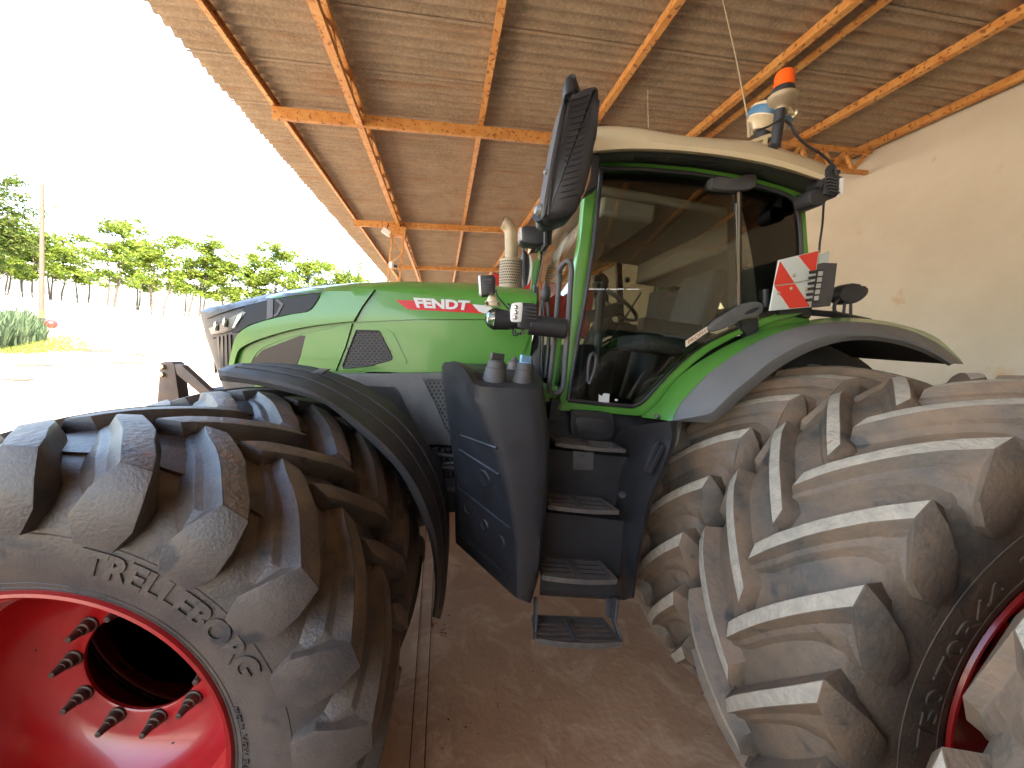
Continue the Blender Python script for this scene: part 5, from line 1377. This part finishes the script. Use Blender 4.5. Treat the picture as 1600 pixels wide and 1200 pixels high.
bm = BM(); sph(bm, (0, 0, 0), .28, sc=(1, 1, .95)); o = obj('red_ball', bm, REDM); g = G(80, 512); o.location = g+Vector((0, 0, .22)); tag(o, 'red ball shaped marker on the ground beside the utility pole', 'ball')
bm = BM(); a, b2 = Vector((pt.x, Yp, pt.z-.1)), W(560, 352, 40)
tube(bm, [a.lerp(b2, t/12)+Vector((0, 0, -1.2*math.sin(PI*t/12))) for t in range(13)], .012, 4); o = obj('power_line', bm, DARK); tag(o, 'thin overhead wire running right from the utility pole', 'wire')
bm = BM(); a, b2 = Vector((pt.x, Yp, pt.z-.1)), W(-300, 260, 24)
tube(bm, [a.lerp(b2, t/12)+Vector((0, 0, -.5*math.sin(PI*t/12))) for t in range(13)], .014, 4); o = obj('power_line', bm, DARK); tag(o, 'short overhead wire running left from the utility pole', 'wire')
# hedge of spiky plants and grass verge
random.seed(6); bm = BM()
for i in range(2600):
    px = random.uniform(-160, 72); py = random.uniform(512, 548) - max(0, (px+10))*.18
    g = G(px, py); h = random.uniform(.5, 1.30)*(1 if px < 40 else 1-(px-40)/60); a = random.uniform(0, 2*PI); w = .035
    lean = Vector((math.cos(a), math.sin(a), 0))*h*random.uniform(.05, .55); s = Vector((-math.sin(a), math.cos(a), 0))*w
    m_ = g+lean*.4+Vector((0, 0, h*.6)); t_ = g+lean+Vector((0, 0, h))
    face(bm, [g-s, g+s, m_+s*.8, m_-s*.8]); face(bm, [m_-s*.8, m_+s*.8, t_])
o = obj('spiky_hedge', bm, AGAVE, smooth=False); tag(o, 'low hedge of spiky green leaves at the left edge below the pole', 'hedge')
bm = BM()
for i in range(9000):
    a = random.uniform(0, 1); px = -160+320*a; py = random.uniform(529, 553)-max(0, px-40)*.06+random.gauss(0, 1.2)
    if px > 95 and random.random() < (px-95)/70: continue
    g = G(px, py); h = random.uniform(.03, .12); a = random.uniform(0, PI); s = Vector((math.cos(a), math.sin(a), 0))*.02
    face(bm, [g-s, g+s, g+Vector((random.gauss(0, .04), random.gauss(0, .04), h))])
o = obj('grass', bm, GRASS, smooth=False); tag(o, 'yellowish short grass verge in front of the hedge', 'grass', kind='stuff')
# darker scraped patches of soil in the yard
random.seed(9); bm = BM()
for (cx, cy, rx, ry) in ((150, 547, 46, 3.0), (215, 553, 26, 2.2), (60, 570, 60, 2.4), (190, 567, 40, 2.2), (20, 592, 50, 2.2)):
    for k in range(16):
        ox, oy = cx+random.gauss(0, rx*.45), cy+random.gauss(0, ry*.6); w = rx*random.uniform(.08, .3); h = ry*random.uniform(.2, .8); n = 14
        ph = random.uniform(0, 6)
        face(bm, [G(ox+w*math.cos(q*2*PI/n)*(1+.35*math.sin(3*q+ph)), oy+h*math.sin(q*2*PI/n)*(1+.3*math.cos(2*q+ph)))+Vector((0, 0, -.010+.0006*k)) for q in range(n)])
o = obj('soil_patches', bm, mat('darker_soil', (.085, .060, .035), .9, 0, (.05, .036, .02), 2), smooth=False); struct(o)
# ================================================================== wheel of the machine the photographer stands beside
ow = empty('farm_machine', (1.94, -1.3, 0), 0); tag(ow, 'machine beside the photographer, only one pale lugged tyre showing in the bottom right corner', 'farm machine')
wh = empty('wheel', (0, 1.42, 1.10), 0, ow); ty_ = mk('tyre', tyre_rear, wh); ty_.rotation_euler = (0, rad(5), 0); mk('rim', rim_r, wh)
wh2 = empty('wheel', (0, -2.2, 1.10), 0, ow); mk('tyre', tyre_rear, wh2); mk('rim', rim_r, wh2)
bm = BM(); box(bm, (.6, -.7, 1.7), (2.4, 1.6, 1.3)); obj('body', bm, mat('machine_dark_green', (.03, .07, .03), .5), ow, bevel=.15, segs=3)
bm = BM(); box(bm, (-1.6, -.4, 1.6), (2.2, 1.0, 1.0)); obj('hood', bm, DARK, ow, bevel=.15, segs=3)
bm = BM(); tube(bm, [(0, 1.3, 1.1), (0, -2.2, 1.1)], .2, 16); obj('axle', bm, DARK, ow)
# ================================================================== CAMERA, LIGHT
def finish():
    cam = bpy.data.cameras.new('camera'); co = bpy.data.objects.new('camera', cam); C.objects.link(co)
    cam.sensor_width = 36; cam.lens = 36*F/1600; cam.clip_end = 2000; cam.clip_start = .02
    r = Vector((XA[0], YA[0], -ZA[0])); d = Vector((XA[1], YA[1], -ZA[1])); f = Vector((XA[2], YA[2], -ZA[2]))
    f.normalize(); r = (r-f*r.dot(f)).normalized(); up = r.cross(f).normalized()
    if up.dot(-d) < 0: up = -up
    M = Matrix((r, up, -f)).transposed().to_4x4(); M.translation = (0, 0, H); co.matrix_world = M
    bpy.context.scene.camera = co
    w = bpy.data.worlds.new('World'); bpy.context.scene.world = w; w.use_nodes = True
    nt = w.node_tree; bg = nt.nodes['Background']; sky = nt.nodes.new('ShaderNodeTexSky'); sky.sky_type = 'NISHITA'; sky.sun_disc = False
    EL, AZ = 50, 152                       # sun: elevation, compass direction it shines from (0 = +Y, clockwise)
    sky.sun_elevation = rad(EL); sky.sun_rotation = rad(AZ); sky.air_density = 1.2; sky.dust_density = 3.0
    nt.links.new(sky.outputs[0], bg.inputs[0]); bg.inputs[1].default_value = .15
    s = bpy.data.lights.new('sun', 'SUN'); s.energy = 3.6; s.angle = rad(.5); s.color = (1, .95, .86)
    so = bpy.data.objects.new('sun', s); C.objects.link(so)
    D = Vector((math.sin(rad(AZ))*math.cos(rad(EL)), math.cos(rad(AZ))*math.cos(rad(EL)), math.sin(rad(EL))))
    so.rotation_euler = D.to_track_quat('Z', 'Y').to_euler()
    sc = bpy.context.scene; sc.view_settings.view_transform = 'Standard'; sc.view_settings.look = 'None'; sc.view_settings.exposure = EXPO
    sc.cycles.max_bounces = 10; sc.cycles.diffuse_bounces = 6; sc.cycles.transparent_max_bounces = 16; sc.cycles.use_denoising = True
    sc.cycles.sample_clamp_indirect = 8
EXPO = 3.35
finish()
